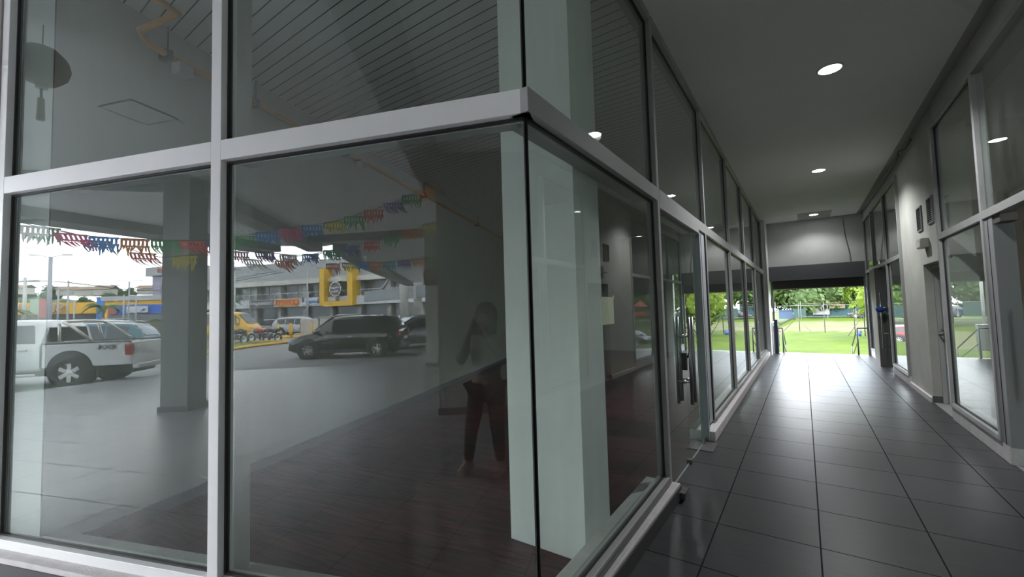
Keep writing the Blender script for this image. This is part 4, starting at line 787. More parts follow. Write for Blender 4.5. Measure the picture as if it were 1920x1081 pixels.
moto('dark motorcycle at the right of the group', (-14.9, -28.2, ZP), math.radians(200), paint('black_tank', (.02, .02, .02)), TRIMB)
# ---- cones, bollards, kerbs
def cone(x, y, label):
    t = thing('traffic_cone', label, 'traffic cone', (x, y, ZP), 0, 'orange traffic cones'); OC = mat('cone_orange', (.42, .07, .03), .6)
    MB().box((-.18, -.18, 0), (.18, .18, .03)).build('cone_base', OC, t); MB().lathe([(.14, .03), (.03, .7), (0, .7)], 16).build('cone_body', OC, t)
    MB().lathe([(.098, .28), (.07, .44)], 16).build('reflective_band', mat('cone_band', (.4, .4, .4), .4), t)
cone(-17.3, -27.4, 'orange traffic cone beside the motorcycles'); cone(-20.1, -28.6, 'orange traffic cone behind the yellow bollard')
def bollard(x, y, label, h=1.15, r=.06, group='yellow steel bollards'):
    t = thing('yellow_bollard', label, 'bollard', (x, y, ZP), 0, group); MB().tube([(0, 0, 0), (0, 0, h)], r, 12).build('tube', YEL, t); MB().lathe([(r+.01, h), (r, h+.03), (0, h+.04)], 12).build('cap', YEL, t)
bollard(-17.6, -25.0, 'thick yellow bollard on the grass island', 1.75, .12)
for i, (x, y) in enumerate([(-17.0, -33.8), (-16.2, -34.0), (-15.7, -33.2), (-14.4, -34.0), (-13.5, -34.5), (-12.9, -35.2)]):
    bollard(x, y, ['first', 'second', 'third', 'fourth', 'fifth', 'last'][i]+' thin yellow bollard counted from the silver crossover')
isl = [(s, n) for s, n in ((19.6, 11.4), (19.2, 13.5), (20.7, 17.6), (20.9, 20.6), (22.0, 21.6), (28, 19.0), (25, 12.5), (21, 10.8))]
pts = [F(s, n) for s, n in isl]; pts = [Vector((-15.0, -18.9, 0))]*0+pts
P2 = [tuple(p[:2]) for p in pts]
struct('ground_island', MB().prism(P2, -.16, -.03), leaf_mat('verge_grass', (.06, .09, .02), (.13, .17, .05)), 'grass traffic island with yellow curb', 'island')
mb = MB(); pp = [(p[0], p[1], -.08) for p in P2]
mb.tube(pp+[pp[0]], .10, 4); struct('trim_9', mb, YEL, 'yellow painted curb around the grass island', 'curb')
o = MB().box((-18.4, -35.6, -.16), (-12.6, -33.4, -.03)).build('trim_10', YEL); o['kind'] = 'structure'; tag(o, 'yellow curb pad under the thin bollards', 'curb')
for a, b_ in (((-12.2, -13.6), (-4.2, -13.2)), ((-15.6, -19.6), (-12.4, -20.9)), ((-9, -22), (-9.2, -27))):
    o = beam(a, b_, .11, -.156, -.150, mat('faded_lane_paint', (.22, .22, .21), .8, var=.2), 'white painted bay line'); o.name = 'ground_line'; o['category'] = 'road marking'
# cart corral
for i, (x0, x1, y0, y1, z1, lb) in enumerate([(-15.9, -14.3, -35.2, -35.0, 1.45, 'left white slatted panel of the cart enclosure'), (-14.3, -12.7, -35.2, -35.6, 1.45, 'middle white slatted panel of the cart enclosure'), (-12.7, -10.9, -36.2, -36.8, 1.35, 'right white slatted panel of the cart enclosure')]):
    t = thing('cart_enclosure_panel', lb, 'panel', (x0, y0, ZP)); w_ = x1-x0
    MB().box((0, .03, .1), (w_, .05, z1)).build('sheet', mat('slatted_white_sheet', (.26, .26, .25), .6, var=.1), t)
    for zz in (0.1, .45, .8, 1.15): MB().box((0, 0, zz), (w_, .03, zz+.04)).build('slat', mat('slat_grey', (.16, .16, .16), .6), t)
    MB().box((0, -.02, 0), (.05, .06, z1+.02)).box((w_-.05, -.02, 0), (w_, .06, z1+.02)).build('frame', mat('panel_frame_dark', (.05, .05, .05), .6), t)
# ---- lamp posts and poles
LPM = mat('lamp_post_grey', (.22, .23, .24), .5)
def lamp_post(x, y, h, label, arms=2, r=.1):
    t = thing('street_lamp', label, 'street lamp', (x, y, ZP), math.radians(-4), 'parking lot street lamps')
    MB().tube([(0, 0, 0), (0, 0, h)], [r*1.5, r], 10).build('pole', LPM, t); MB().box((-r*2, -r*2, 0), (r*2, r*2, .25)).build('base', CURB, t)
    for s in ((1, -1) if arms == 2 else (1,)):
        a_ = MB().tube([(0, 0, h-.1), (s*.9, 0, h+.15), (s*1.3, 0, h+.22)], .04, 6).build('arm', LPM, t)
        MB().box((min(s*1.2, s*2.1), -.14, h+.18), (max(s*1.2, s*2.1), .14, h+.24)).build('lamp_head', STEELD, a_)
lamp_post(-48.3, -48.1, 9.1, 'tallest twin arm street lamp at the left', 2, .16); lamp_post(-63.1, -77.2, 8.7, 'twin arm street lamp between the palm and the purple block'); lamp_post(-42, -71.8, 9.2, 'twin arm street lamp in front of the mall left end')
lamp_post(-57.8, -108, 9.0, 'small twin arm street lamp by the round white sign', 2, .1); lamp_post(-25.2, -59.6, 8.3, 'street lamp rising behind the paper flags', 1, .11); lamp_post(-27.5, -84, 8.2, 'single arm street lamp inside the yellow frame', 1, .1)
for i, (x, y, h, lb) in enumerate([(-75.6, -78, 8.2, 'slim grey pole right of the tallest lamp'), (-69, -72.6, 8.7, 'pale concrete pole right of the slim one'), (-77.8, -83.4, 6.0, 'short grey pole before the yellow store'), (-68.4, -82.7, 6.7, 'slim pole right of the blue tower'), (-66.1, -82.6, 6.1, 'slim pole before the blue store sign')]):
    t = thing('utility_pole', lb, 'pole', (x, y, ZP)); MB().tube([(0, 0, 0), (0, 0, h)], [.17, .12], 8).build('pole', LPM, t); MB().tube([(-.5, 0, h-.3), (.5, 0, h-.3)], .05, 6).build('crossarm', LPM, t)
t = thing('utility_pole', 'concrete power pole with long crossarm at far left', 'pole', (-97.8, -94.4, ZP)); MB().tube([(0, 0, 0), (0, 0, 11.6)], [.4, .25], 8).build('pole', mat('pale_concrete_pole', (.3, .3, .28), .8), t); MB().box((-3, -.1, 10.6), (3, .1, 10.8)).build('crossarm', STEELD, t)
for dy in (0, 2.2): cable([(-140, -100-dy, 10.8), (-97.8, -94.4-dy, 10.9), (-66, -86-dy, 7.5), (-38, -78-dy, 10)], .05, ('upper' if dy == 0 else 'lower')+' power line sagging across the lot', name='power_line')
# ---- palms
def palm(x, y, h, s, label):
    t = thing('palm_tree', label, 'palm tree', (x, y, ZP), x, 'palms in the lot'); MB().tube([(0, 0, 0), (.15, 0, h*.5), (0, 0, h)], [.3, .22, .18], 8).build('trunk', mat('palm_trunk', (.16, .14, .12), .9), t)
    rng = random.Random(int(x*10))
    for k in range(13):
        a = 2*math.pi*k/13+rng.uniform(-.2, .2); up = rng.uniform(.2, .9); mb = MB(); prev = None; L2 = s*rng.uniform(.85, 1.1)
        for q in range(9):
            u = q/8; r_ = L2*u; z = h+up*L2*.5*math.sin(u*2.2)-L2*.55*u*u; w_ = .38*s/3*math.sin(math.pi*min(.97, u+.06))+.04
            c_ = Vector((math.cos(a)*r_, math.sin(a)*r_, z)); sd = Vector((-math.sin(a), math.cos(a), 0))*w_
            cur = (c_-sd-Vector((0, 0, w_*.6)), c_, c_+sd-Vector((0, 0, w_*.6)))
            if prev: mb.face(prev[0], prev[1], cur[1], cur[0], smooth=1).face(prev[1], prev[2], cur[2], cur[1], smooth=1)
            prev = cur
        mb.build('frond', LFG, t)
palm(-96.6, -91, 4.6, 3.6, 'palm tree before the yellow store at far left'); palm(-79.4, -91.5, 4.6, 3.8, 'palm tree in front of the blue tower'); palm(-48.6, -81, 5.2, 3.2, 'palm tree beside the mall sign wall')
for i, (x, y, s) in enumerate([(-90, -86, 1.5), (-84, -84, 1.3), (-93, -84, 1.2), (-66, -80, 1.2), (-70, -82, 1.3), (-62, -82, 1.2)]):
    rng = random.Random(60+i); o = crown_mesh(rng, [(0, 0, .9*s, s), (s, .3, .7*s, .8*s), (-s, 0, .7*s, .8*s)], .16, 500).build('shrub', LFG); o.location = (x, y, ZP); tag(o, ['rounded shrub left of the tallest lamp', 'rounded shrub under the yellow store wall', 'low shrub at far left of the store', 'shrub below the blue store sign', 'shrub right of the blue tower', 'shrub beside the purple block'][i], 'shrub', 'shrubs before the stores')
# olive wall left of purple block
o = beam((-34.0, -39.9), (-26.5, -40.9), .3, -.16, 1.45, mat('olive_wall_paint', (.075, .07, .045), .8, var=.15, vscale=1.5), 'olive rendered wall behind the teal SUV'); o.name = 'perimeter_wall'; o['category'] = 'wall'; del o['kind']
# ---- yellow store
e_ = (Vector((-94.7, -107.8, 0))-Vector((-106.8, -100.6, 0))).normalized()
def block(name, a, b_, th, z0, z1, m, par=None, back=True):
    a = Vector((a[0], a[1], 0)); b_ = Vector((b_[0], b_[1], 0)); d = (b_-a).normalized(); n = Vector((d.y, -d.x, 0))
    if n.y > 0: n = -n
    return MB().prism([tuple((a)[:2]), tuple((b_)[:2]), tuple((b_+n*th)[:2]), tuple((a+n*th)[:2])], z0, z1).build(name, m, par)
t = thing('yellow_store', 'long yellow supermarket front at far left', 'building', (0, 0, 0))
block('facade_band', (-118, -95), (-92, -106.0), 12, 3.6, 6.3, YELB, t); block('ground_floor', (-118, -95.6), (-92, -106.4), 12, -.15, 3.6, mat('dark_store_front', (.05, .05, .055), .7, var=.3, vscale=.3), t)  # ground floor in one dark tone, varied at random
d_ = (Vector((-118, -95, 0))-Vector((-92, -106, 0))).normalized(); text('SERVITE', 2.6, mat('pale_store_letters', (.28, .22, .16), .6), t, facing(Vector((-103.3, -101.05, 4.95))+Vector((.25, .6, 0))*.6, d_), 'store_lettering', .1, .06, sx=1.3)
t = thing('blue_tower', 'bright blue slab tower between the two yellow stores', 'building', (0, 0, 0)); block('tower_wall', (-92, -104.4), (-88.6, -104.6), 4, -.15, 7.2, mat('bright_blue_paint', (.03, .14, .42), .6), t)
block('tower_cap', (-92.2, -104.2), (-88.4, -104.4), 4.4, 7.2, 7.35, mat('blue_cap', (.025, .10, .32), .6), t)
t = thing('striped_sign_box', 'green white and red sign box at far left', 'sign', (-97, -96.6, ZP)); MB().tube([(0, 0, 0), (0, 0, 6)], .2, 8).build('pole', LPM, t); MB().box((-1.6, -.3, 3.9), (.2, .3, 7)).build('pale_green_panel', mat('pale_green_panel', (.2, .27, .2), .6), t); MB().box((.2, -.3, 2.9), (1.5, .3, 7)).build('red_panel', mat('sign_red', (.26, .05, .05), .6), t)
t = thing('second_store', 'yellow and blue store with grey roof left of the purple block', 'building', (0, 0, 0))
block('wall', (-88.6, -102.5), (-70, -101), 12, -.15, 6.3, YELB, t); block('roof', (-89, -102), (-69, -100.4), 12, 6.3, 7.4, mat('metal_roof_grey', (.24, .25, .26), .5), t); block('blue_fascia', (-87.5, -102.1), (-74.8, -100.9), .3, 3.1, 5.3, mat('store_blue', (.03, .09, .33), .6), t)
block('shopfront', (-87.5, -102.0), (-70, -100.4), .2, -.15, 2.9, mat('store_dark_glass', (.07, .08, .09), .3), t)
pn = block('white_sign', (-82.6, -101.0), (-77.6, -100.6), .2, 3.45, 4.9, mat('sign_white', (.34, .35, .36), .6), t)
MB().face((-78.4, -100.5, 4.5), (-78.9, -100.5, 3.85), (-79.4, -100.5, 4.6), (-79.3, -100.5, 4.3), (-78.9, -100.5, 3.6), (-78.3, -100.5, 4.2)).build('check_mark', mat('sign_navy', (.02, .03, .15), .6), pn)
block('red_sign', (-87, -101.5), (-85.2, -101.4), .2, 3.3, 4.7, mat('sign_red', (.26, .05, .05), .6), t)
# ---- hillside with houses
mb = MB(); rng = random.Random(5); cols = 46; rows = 8
for j in range(rows):
    for i in range(cols):
        u = i/(cols-1); x = -420+360*u; y0 = -210-60*u*0
        top = 22+5*math.sin(u*9+1)+3*math.sin(u*23)+rng.uniform(-1, 1)
        d = j/(rows-1); mb.v.append((x*(1+.25*d)+40*d, -170-130*d-50*math.sin(u*2), -.2+top*math.sin(d*math.pi/2)**1.3+rng.uniform(-.8, .8)*(j > 0)))
for j in range(rows-1):
    for i in range(cols-1): a = j*cols+i; mb.f.append((a, a+1, a+1+cols, a+cols)); mb.sm.append(1)
hm = leaf_mat('distant_wooded_slope', (.08, .12, .07), (.17, .21, .13)); struct('ground_hillside', mb, hm, 'wooded hillside behind the stores', 'hill')
hp = tree_proto(77, 'round hillside tree', 'tree', LFG, 8, 7, .6, 900, nb=7, z0=.0); hp['group'] = 'trees on the hillside'; hp['label'] = 'one of the round trees covering the hillside behind the stores'
rng = random.Random(9)
for i in range(64):
    o = hp if i == 0 else copy_tree(hp); u = rng.random(); d = rng.uniform(.1, .95); x = (-420+330*u); 
    o.location = (x*(1+.25*d)+40*d, -170-130*d-50*math.sin(u*2), -1.0+22*math.sin(d*math.pi/2)**1.3); s = rng.uniform(.7, 1.3); o.scale = (s, s, s); o.rotation_euler = (0, 0, i)
for i in range(9):
    x = -330+17*i; t = thing('hillside_house', 'small %s house on the hill ridge, %s from the left' % (['pale', 'tan'][i % 2], ['first', 'second', 'third', 'fourth', 'fifth', 'sixth', 'seventh', 'eighth', 'ninth'][i]), 'house', (x, -300+6*(i % 3), 19.5+1.0*math.sin(i))); t['group'] = 'houses on the ridge'
    MB().box((-5, -3, 0), (5, 3, 4)).build('wall', mat('house_wall', (.3, .28, .25), .8), t); MB().prism([(0, 0)], 0, 0) if 0 else MB().face((-6, -4, 4), (6, -4, 4), (6, 0, 6.2), (-6, 0, 6.2)).face((-6, 4, 4), (-6, 0, 6.2), (6, 0, 6.2), (6, 4, 4)).build('roof', mat('house_roof', (.20, .14, .10), .8), t)
PWM = mat('mall_white_metal', (.36, .37, .36), .6)
# ================================================================== MALL
MO = Vector((-7.45, -71.91, 0)); ME = Vector((-.9107, -.4131, 0)).normalized()
# local x along ME, y = away from viewer, z up
mrz = math.atan2(ME.y, ME.x)
def mall(name, label, cat): return thing(name, label, cat, MO, mrz)
# with rz = direction of ME, local +y = rotate(ME,90deg) ; viewer side is negative normal -> compute sign
yl_ = Vector((-ME.y, ME.x, 0)); VS = 1 if yl_.dot(Vector((1, -1.6, 0))-MO) > 0 else -1   # viewer side sign of local y
def mbx(mb, u0, u1, d0, d1, z0, z1): # d = distance in front of the plane (toward viewer)
    a, b_ = sorted((VS*d0, VS*d1)); mb.box((u0, a, z0), (u1, b_, z1)); return mb
MG = mat('mall_grey_panel', (.20, .205, .21), .6); ML = mat('mall_white_band', (.33, .335, .34), .6); MGL = mat('mall_dark_glass', (.06, .065, .07), .12, var=.5, vscale=.25)
t = mall('shopping_mall', 'long two storey grey shopping mall across the lot', 'building')
mbx(MB(), 0, 70, -14, 0, 8.6, 12.6).build('upper_wall', MG, t); mbx(MB(), -2, 71, -12, .9, 8.0, 8.9).build('roof_band', mat('mall_cream_band', (.34, .335, .30), .6), t)
mbx(MB(), -4, 70, -14, -1.2, 4.9, 8.2).build('upper_glazing', MGL, t); mbx(MB(), -4, 70, -14, 1.0, 3.5, 5.15).build('sign_band', ML, t)
mbx(MB(), -4, 70, -14, -1.0, -.1, 3.6).build('shopfront_glazing', MGL, t)
for i in range(25): mbx(MB(), 2+2.7*i, 2.12+2.7*i, -1.2, -1.1, 5.1, 8.1).build('mullion', LPM, t)
for i in range(10): mbx(MB(), 4+6.8*i, 4.8+6.8*i, -1.2, -.2, -.1, 8.1).build('column', mat('mall_column', (.2, .2, .19), .7), t)
mbx(MB(), -4, 70, .8, .86, 6.2, 6.28).build('balcony_rail', PWM, t)
for i in range(40): mbx(MB(), -3+1.8*i, -2.94+1.8*i, .8, .86, 5.15, 6.25).build('baluster', PWM, t)
for i in range(10): mbx(MB(), 5+6.8*i, 10+6.8*i, -.98, -.9, .9, 1.1).build('shelf_line', PWM, t)
RV = -ME if True else ME
def sign(u0, u1, z0, z1, m, txt=None, tm=None, label='', size=None, sx=1, extra=None):
    s_ = mall('shop_sign', label, 'sign'); mbx(MB(), u0, u1, 1.0, 1.12, z0, z1).build('sign_panel', m, s_)
    if txt:
        right = Vector((-1, 0, 0)) if VS > 0 else Vector((1, 0, 0))
        # viewer looks toward the plane; local right of viewer
        r_ = Vector((-VS, 0, 0)).normalized()
        text(txt, size or (z1-z0)*.8, tm, s_, facing(((u0+u1)/2, VS*1.16, (z0+z1)/2), r_), 'sign_lettering', .02, .02, sx=sx)
    return s_
WL = mat('sign_letter_white', (.36, .36, .36), .6)
sign(38.5, 45.3, 3.62, 5.05, mat('sign_dark_grey', (.06, .062, .07), .6), 'CERAMIKA.SHOP', WL, 'dark grey shop sign with white letters', .85, sx=.98)
sign(31.7, 38.0, 3.62, 5.05, mat('sign_orange', (.42, .20, .04), .6), 'COYOTE', mat('sign_letter_red', (.30, .03, .015), .6), 'orange shop sign with red capital letters', 1.5, sx=1.05)
s_ = sign(25.5, 30.9, 3.75, 5.0, mat('sign_white', (.34, .35, .36), .6), None, None, 'white shop sign with blue script and black box')
r_ = Vector((-VS, 0, 0)); text('amigos', .95, mat('sign_letter_blue', (.03, .12, .30), .6), s_, facing((28.6, VS*1.16, 4.35), r_), 'sign_lettering', .02, .02)
mbx(MB(), 25.6, 27.0, 1.12, 1.16, 3.95, 4.85).build('black_box', TRIMB, s_); text('PET', .7, WL, s_, facing((26.3, VS*1.2, 4.4), r_), 'sign_lettering', .02, .02)
mbx(MB(), 30.3, 30.9, 1.12, 1.16, 4.3, 5.2).build('red_blue_logo', mat('logo_navy', (.06, .03, .06), .6), s_)
s_ = sign(13.0, 16.4, 3.95, 4.9, mat('sign_white', (.34, .35, .36), .6), 'CAMPESTRE', mat('dark_decal', (.03, .03, .03), .5), 'white shop sign with small black letters and a red line', .42); mbx(MB(), 13.6, 15.9, 1.12, 1.15, 4.65, 4.8).build('red_line', mat('sign_red', (.26, .05, .05), .6), s_)
# yellow portal frame
t = mall('yellow_portal', 'big yellow portal frame on the mall front', 'sign frame'); YP = mat('portal_yellow', (.42, .25, .01), .5)
mbx(MB(), 24.4, 25.5, -.5, 2.0, 3.4, 10.6).build('left_upright', YP, t); mbx(MB(), 17.7, 18.9, -.5, 2.0, 3.3, 10.3).build('right_upright', YP, t); mbx(MB(), 18.9, 24.4, -.5, 2.0, 3.3, 4.2).build('sill_beam', YP, t)
t = mall('round_emblem', 'dark round toothed emblem with white script inside the portal', 'sign')
mb = MB(); n = 36; mb.face(*[(21.8+1.35*(1+.07*(i % 2))*math.cos(2*math.pi*i/n), VS*1.9, 6.5+1.35*(1+.07*(i % 2))*math.sin(2*math.pi*i/n)) for i in range(n)]); mb.build('disc_edge', WL, t)
mb = MB(); mb.face(*[(21.8+1.2*math.cos(2*math.pi*i/n), VS*1.93, 6.5+1.2*math.sin(2*math.pi*i/n)) for i in range(n)]); mb.build('disc_face', mat('emblem_dark', (.05, .048, .05), .6), t)
text('Natural', .62, WL, t, facing((21.8, VS*1.96, 6.7), r_), 'emblem_lettering', .01, .03); text('Planet', .62, WL, t, facing((21.8, VS*1.96, 6.05), r_), 'emblem_lettering', .01, .03)
MB().box((21.75, min(0, VS*1.9), 4.2), (21.85, max(0, VS*1.9), 5.3)).build('bracket', LPM, t)
# purple glazed block at the left end
t = mall('purple_block', 'purple glazed corner block with grey canopy at the mall left end', 'building')
mbx(MB(), 64, 79.2, -14, 1.5, 12.0, 14.0).build('canopy', MG, t); mbx(MB(), 66, 78.4, -12, .5, 5.2, 12.0).build('purple_glazing', mat('purple_glass', (.10, .085, .17), .3, var=.15, vscale=.4), t); mbx(MB(), 63, 80, -14, 1.2, 3.6, 5.3).build('grey_band', MG, t); mbx(MB(), 63, 79, -14, .3, -.1, 3.6).build('ground_glazing', MGL, t)
mbx(MB(), 63, 66.2, -12, .9, 3.6, 12.1).build('side_pier', MG, t)
for i in range(5): mbx(MB(), 67.8+2.6*i, 67.92+2.6*i, .5, .56, 5.3, 12).build('glazing_bar', PWM, t)
for z in (6.9, 8.6, 10.3): mbx(MB(), 66.2, 78.4, .5, .56, z, z+.12).build('glazing_bar', PWM, t)
text('CCO', 1.1, mat('sign_letter_red', (.30, .03, .015), .6), t, facing((73.5, VS*1.6, 13), r_), 'roof_lettering', .05, .04)
# elevated walkway with round columns at the right
t = thing('covered_walkway', 'grey steel beam walkway on round concrete columns at the right', 'walkway', (0, 0, 0))
for x, y, h in ((-8.15, -40.6, 5.6), (-7.0, -41.8, 5.2)): MB().tube([(x, y, -.15), (x, y, h)], .42, 18).build('round_column', mat('cast_column', (.21, .21, .19), .8), t)
block('steel_beam', (-14.5, -49.5), (-4.0, -38.0), .5, 3.1, 4.3, mat('steel_beam_grey', (.13, .145, .155), .6), t); MB().tube([(-11.8, -47, 4.3), (-9.3, -44, 7.0)], .16, 8).build('diagonal_brace', mat('pale_brace', (.3, .3, .27), .6), t); MB().tube([(-9.0, -43, 4.3), (-7.4, -41, 5.8)], .14, 8).build('diagonal_brace', mat('pale_brace', (.3, .3, .27), .6), t)
block('roof_slab', (-14.5, -49.5), (-2, -36.5), 6, 7.0, 7.4, mat('mall_cream_band', (.34, .335, .30), .6), t)
# ================================================================== PLAZA THINGS
# square sign plate on pale pillar (faces the shop)
t = thing('pillar_sign', 'brown rounded square sign plate on the pale pillar', 'sign', (p2.x-.05, p2.y+.34, 2.64), 0)
mb = MB(); pl_ = []
for cx_, cz_, a0 in ((.15, .15, 0), (-.15, .15, 90), (-.15, -.15, 180), (.15, -.15, 270)):
    for k in range(5): a = math.radians(a0+22.5*k); pl_.append((cx_+.08*math.cos(a), cz_+.08*math.sin(a)))
n = len(pl_); mb.v += [(x, 0, z) for x, z in pl_]+[(x, .04, z) for x, z in pl_]; mb.f += [tuple(range(n)), tuple(range(n, 2*n))[::-1]]+[(i, (i+1) % n, n+(i+1) % n, n+i)[::-1] for i in range(n)]; mb.sm += [0]*(n+2); mb.build('plate', mat('brown_plate', (.10, .045, .035), .5), t)
mb = MB()
for a, b_, c_, d_ in ((-.13, .08, .13, .12), (.09, -.02, .13, .08), (-.13, -.04, .13, .0), (-.13, -.12, -.09, -.04)): mb.box((a, .04, b_), (c_, .05, d_))
mb.build('emblem', mat('plate_letter', (.30, .25, .22), .5), t)
# red paper lantern
t = thing('paper_lantern', 'dark red round paper lantern with tassel hanging from the soffit', 'lantern', F(4.25, .42, 3.74), 0); t.scale = (.78, .78, .85)
MB().lathe([(.04, .19), (.12, .17), (.2, .09), (.225, 0), (.2, -.09), (.12, -.17), (.04, -.19)], 20).build('lantern_body', mat('dark_red_paper', (.12, .02, .015), .6), t); MB().lathe([(0, -.19), (.05, -.19), (.05, -.23), (0, -.23)], 12).tube([(0, 0, -.23), (0, 0, -.33)], .012, 6).build('lower_cap', DKG, t); MB().tube([(0, 0, -.33), (0, 0, -.55)], [.028, .035], 8).build('tassel', mat('dark_red_tassel', (.09, .015, .012), .8), t); MB().tube([(0, 0, .19), (0, 0, .42)], .006, 5).build('cord', GASK, t)
# ---- strings of cut paper flags
COLSX = {'red': (.34, .03, .03), 'pink': (.40, .04, .14), 'blue': (.03, .13, .33), 'purple': (.07, .05, .19), 'green': (.03, .16, .06), 'yellow': (.48, .30, .04), 'orange': (.42, .11, .03), 'white': (.40, .40, .38), 'teal': (.03, .17, .22)}
COLS = {k: tuple(min(.8, x*1.6) for x in v) for k, v in COLSX.items()}
def flag(seed, col, loc, rz, lean, label, w_=.34, h_=.28):
    rng = random.Random(seed); t = thing('paper_flag', label, 'paper flag', loc, rz, 'cut paper flags on strings'); mb = MB()
    ph = rng.uniform(0, 6); am = rng.uniform(.02, .06)
    def P(x, z): k = -z/h_; return (x+lean*k*k*.6, am*math.sin(ph+x*9)*k+lean*.4*k, z*(1-abs(lean)*.5*k))
    top = .34; m1 = .10*h_; m2 = top*h_
    mb.face(P(-w_/2, 0), P(w_/2, 0), P(w_/2, -m1), P(-w_/2, -m1))
    nc = 7
    for i in range(nc):
        x0 = -w_/2+w_*i/nc; x1 = x0+w_/nc*.62; mb.face(P(x0, -m1), P(x1, -m1), P(x1, -m2), P(x0, -m2))
    mb.face(P(-w_/2, -m2), P(w_/2, -m2), P(w_/2, -m2-.03), P(-w_/2, -m2-.03))
    ns = 11; z0 = -m2-.03
    for i in range(ns):
        x0 = -w_/2+w_*i/ns; x1 = x0+w_/ns*.78; ln = h_*(rng.uniform(.55, 1.0)); sk = rng.uniform(-.02, .02)
        zm = (z0-ln)/2; mb.face(P(x0, z0), P(x1, z0), P(x1+sk, zm), P(x0+sk, zm)).face(P(x0+sk, zm), P(x1+sk, zm), P(x1+2*sk-.006, -ln), P(x0+2*sk+.006, -ln))
    mb.build('paper', mat('paper_'+col, COLS[col], .8), t)
strings = {
 'uppermost': ([(-6.4, -4.06, 2.94), (-5.98, -4.47, 2.83), (-5.28, -4.79, 2.8), (-4.55, -5.05, 2.82), (-4.36, -5.16, 2.87), (-3.63, -5.32, 3.02), (-2.78, -5.46, 3.18), (-2.37, -5.48, 3.3), (-1.83, -5.52, 3.49), (-1.41, -5.5, 3.67), (-.98, -5.25, 3.74)], ['white', 'pink', 'blue', 'orange', 'green', 'red', 'purple', 'green', 'blue', 'pink', 'blue', 'yellow', 'green', 'red', 'purple', 'green', 'orange']),
 'second': ([(-6.83, -4.48, 3.06), (-6.37, -4.92, 2.91), (-6.0, -5.24, 2.77), (-5.6, -5.5, 2.63), (-5.08, -5.72, 2.7), (-4.9, -6.2, 2.67), (-4.48, -6.69, 2.72), (-4.05, -7.11, 2.71)], ['green', 'purple', 'red', 'yellow', 'blue', 'white', 'red']),
 'third': ([(-5.27, -6.72, 2.9), (-4.66, -7.05, 2.92), (-4.13, -7.29, 2.85), (-3.18, -7.33, 3.03), (-2.44, -7.33, 3.18), (-1.12, -7.25, 3.58)], ['pink', 'purple', 'white', 'blue', 'green', 'purple', 'red', 'green', 'orange', 'yellow']),
 'fourth': ([(-5.29, -7.85, 3.07), (-4.71, -8.67, 3.07), (-3.81, -9.02, 3.21), (-3.36, -8.63, 3.34)], ['pink', 'red', 'red', 'teal', 'blue']),
 'lowest': ([(-4.16, -8.89, 2.86), (-3.57, -9.09, 2.91), (-2.74, -8.8, 2.87), (-2.02, -8.74, 2.92), (-1.27, -8.54, 2.96)], ['red', 'yellow', 'blue', 'orange', 'teal', 'purple', 'orange', 'green'])}
k_ = 0
for nm, (pts, cols_) in strings.items():
    P = [Vector(p) for p in pts]; seg = [0]
    for i in range(len(P)-1): seg.append(seg[-1]+(P[i+1]-P[i]).length)
    cable(pts, .006, nm+' string carrying cut paper flags', mat('dark_twine', (.03, .05, .035), .8), 'flag_string')
    n = len(cols_)
    for q in range(n):
        d = seg[-1]*(q+.5)/n; i = max(j for j in range(len(P)-1) if seg[j] <= d); u = (d-seg[i])/(seg[i+1]-seg[i]); p = P[i].lerp(P[i+1], u); dr_ = P[i+1]-P[i]
        k_ += 1; flag(k_, cols_[q], p-Vector((0, 0, .008)), math.atan2(dr_.y, dr_.x), random.Random(k_).uniform(-.1, .35), '%s cut paper flag on the %s string, number %s from its left end' % (cols_[q], nm, ['one', 'two', 'three', 'four', 'five', 'six', 'seven', 'eight', 'nine', 'ten', 'eleven', 'twelve', 'thirteen', 'fourteen', 'fifteen', 'sixteen', 'seventeen'][q]))
# ================================================================== PERSON (seen as a faint reflection)
def skin(name, V, E, R, m, parent, sub=2, root=0):
    me = bpy.data.meshes.new(name); me.from_pydata(V, E, []); me.update(); o = bpy.data.objects.new(name, me); COL.objects.link(o); me.materials.append(m)
    s = o.modifiers.new('skin', 'SKIN'); s.use_smooth_shade = True
    if not me.skin_vertices: me.attributes.new if 0 else None
    lay = me.skin_vertices[0].data if me.skin_vertices else None
    if lay is None:
        return o
    for i, r_ in enumerate(R): lay[i].radius = (r_ if isinstance(r_, tuple) else (r_, r_)); lay[i].use_root = (i == root)
    sd = o.modifiers.new('subdivision', 'SUBSURF'); sd.levels = sub; sd.render_levels = sub
    if parent: o.parent = parent
    return o
pr = F(.96, 2.14)
face_dir = math.atan2(NV.y*-1, NV.x*-1)      # looks toward the glass
t = thing('person', 'person in dark trousers and pale top holding a phone up to the face', 'person', (pr.x, pr.y, 0), face_dir-math.pi/2)
SK = mat('skin_tone', (.24, .13, .09), .6); TOP = mat('pale_top_cloth', (.17, .17, .16), .9); PAN = mat('dark_trousers', (.015, .015, .018), .9); HAIR = mat('dark_hair', (.012, .010, .009), .7); SHOE = mat('pale_shoe', (.30, .26, .23), .7)
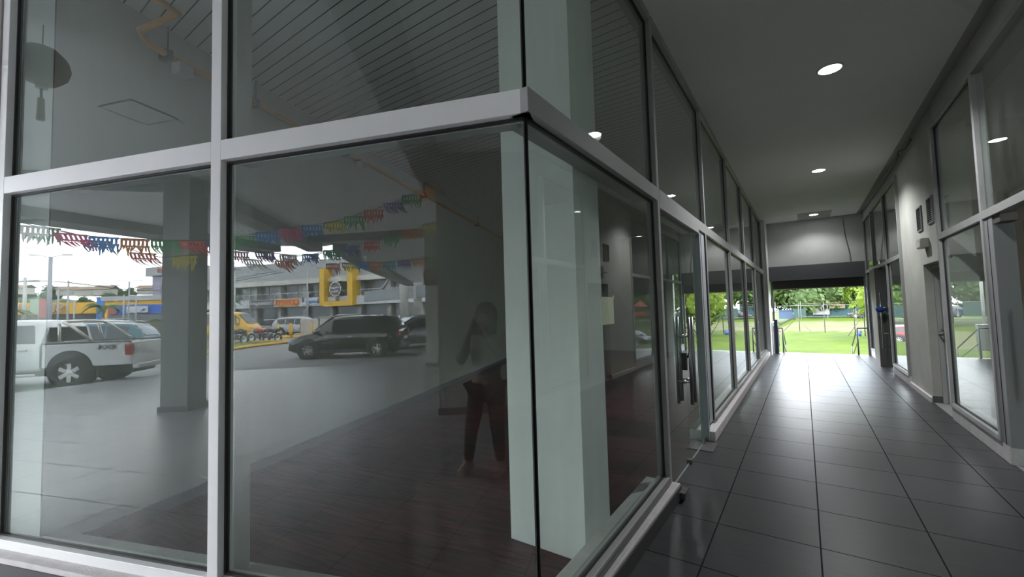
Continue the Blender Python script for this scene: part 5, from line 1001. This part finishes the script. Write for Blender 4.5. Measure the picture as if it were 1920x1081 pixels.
# local: +y forward, z up, height about 1.6
V = []; E = []; R = []
def add(p, r_, par=None):
    V.append(p); R.append(r_); i = len(V)-1
    if par is not None: E.append((par, i))
    return i
pel = add((0, 0, .86), (.155, .11)); wa = add((0, .0, 1.0), (.125, .09), pel); ch = add((0, -.01, 1.2), (.155, .10), wa); nk = add((0, 0, 1.34), (.055, .055), ch); n2 = add((0, .015, 1.40), .05, nk); hd = add((0, .03, 1.48), (.075, .09), n2); ht = add((0, .02, 1.57), (.07, .085), hd)
for s in (1, -1):
    hp_ = add((s*.09, 0, .80), .095, pel); kn = add((s*(.11 if s > 0 else .13), .03 if s > 0 else .10, .45), .06, hp_); an = add((s*(.12 if s > 0 else .20), -.02 if s > 0 else .03, .09), .04, kn); to = add((s*(.13 if s > 0 else .22), .14 if s > 0 else .17, .035), .035, an)
    sh = add((s*.165, -.01, 1.30), .055, ch); el = add((s*.24, .10, 1.08), .042, sh); wr = add((s*.09, .25, 1.33), .027, el); hn = add((s*.065, .275, 1.39), .028, wr)
    for f_ in range(4):
        a = add((s*(.055-.0), .285, 1.385+.022*f_), .009, hn); b2 = add((s*.028, .305, 1.40+.02*f_), .008, a)
    th = add((s*.05, .25, 1.37), .009, hn); add((s*.02, .248, 1.385), .008, th)
skin('body', V, E, R, SK, t, 2)
def cl(name, ids, infl, m):
    mp_ = {i: k for k, i in enumerate(ids)}; VV = [V[i] for i in ids]; EE = [(mp_[a], mp_[b_]) for a, b_ in E if a in mp_ and b_ in mp_]
    RR = [tuple(x+infl for x in (R[i] if isinstance(R[i], tuple) else (R[i], R[i]))) for i in ids]; return skin(name, VV, EE, RR, m, t, 2)
# index bookkeeping: per side block size
bl_ = 7; n_side = 4+4+8+2
i1 = bl_; i2 = bl_+n_side
cl('shirt', [pel, wa, ch, nk, i1+4, i1+5, i1+6, i2+4, i2+5, i2+6], .014, TOP)
cl('trousers', [pel, i1, i1+1, i1+2, i2, i2+1, i2+2], .014, PAN)
for s, b0 in ((1, i1), (-1, i2)):
    a = Vector(V[b0+2]); c_ = Vector(V[b0+3]); MB().tube([a-Vector((0, .06, .045)), (a+c_)/2-Vector((0, 0, .012)), c_+Vector((0, .02, .0))], [.045, .048, .036], 12).build('shoe', SHOE, t)
hr = MB(); hr.lathe([(.0, .125), (.06, .115), (.105, .06), (.115, 0), (.11, -.1), (.10, -.2), (.07, -.24), (0, -.25)], 20, 'z', (0, -.035, 1.545)).build('hair', HAIR, t)
for s in (1, -1):
    MB().lathe([(.0, .012), (.010, .007), (.012, 0), (0, -.012)], 10, 'y', (s*.03, .112, 1.50)).build('eye', mat('eye_white', (.5, .5, .5), .3), t); MB().tube([(s*.083, .02, 1.47), (s*.09, .015, 1.50), (s*.083, .02, 1.52)], .012, 8).build('ear', SK, t)
MB().tube([(0, .108, 1.50), (0, .135, 1.465), (0, .115, 1.455)], [.009, .014, .008], 8).build('nose', SK, t); MB().tube([(-.024, .108, 1.432), (0, .116, 1.432), (.024, .108, 1.432)], .006, 8).build('mouth', mat('lip_tone', (.25, .08, .07), .5), t)
ph_ = thing('mobile_phone', 'dark phone held upright in both hands in front of the face', 'phone', t.matrix_world @ Vector((0, 0, 0)) if 0 else (pr.x, pr.y, 0), face_dir-math.pi/2)
MB().box((-.036, .29, 1.36), (.036, .298, 1.51)).build('phone_body', TRIMB, ph_, bevel=.004); MB().lathe([(0, .302), (.008, .302), (.008, .298)], 12, 'y', (.02, 0, 1.49)).build('camera_lens', HL, ph_)
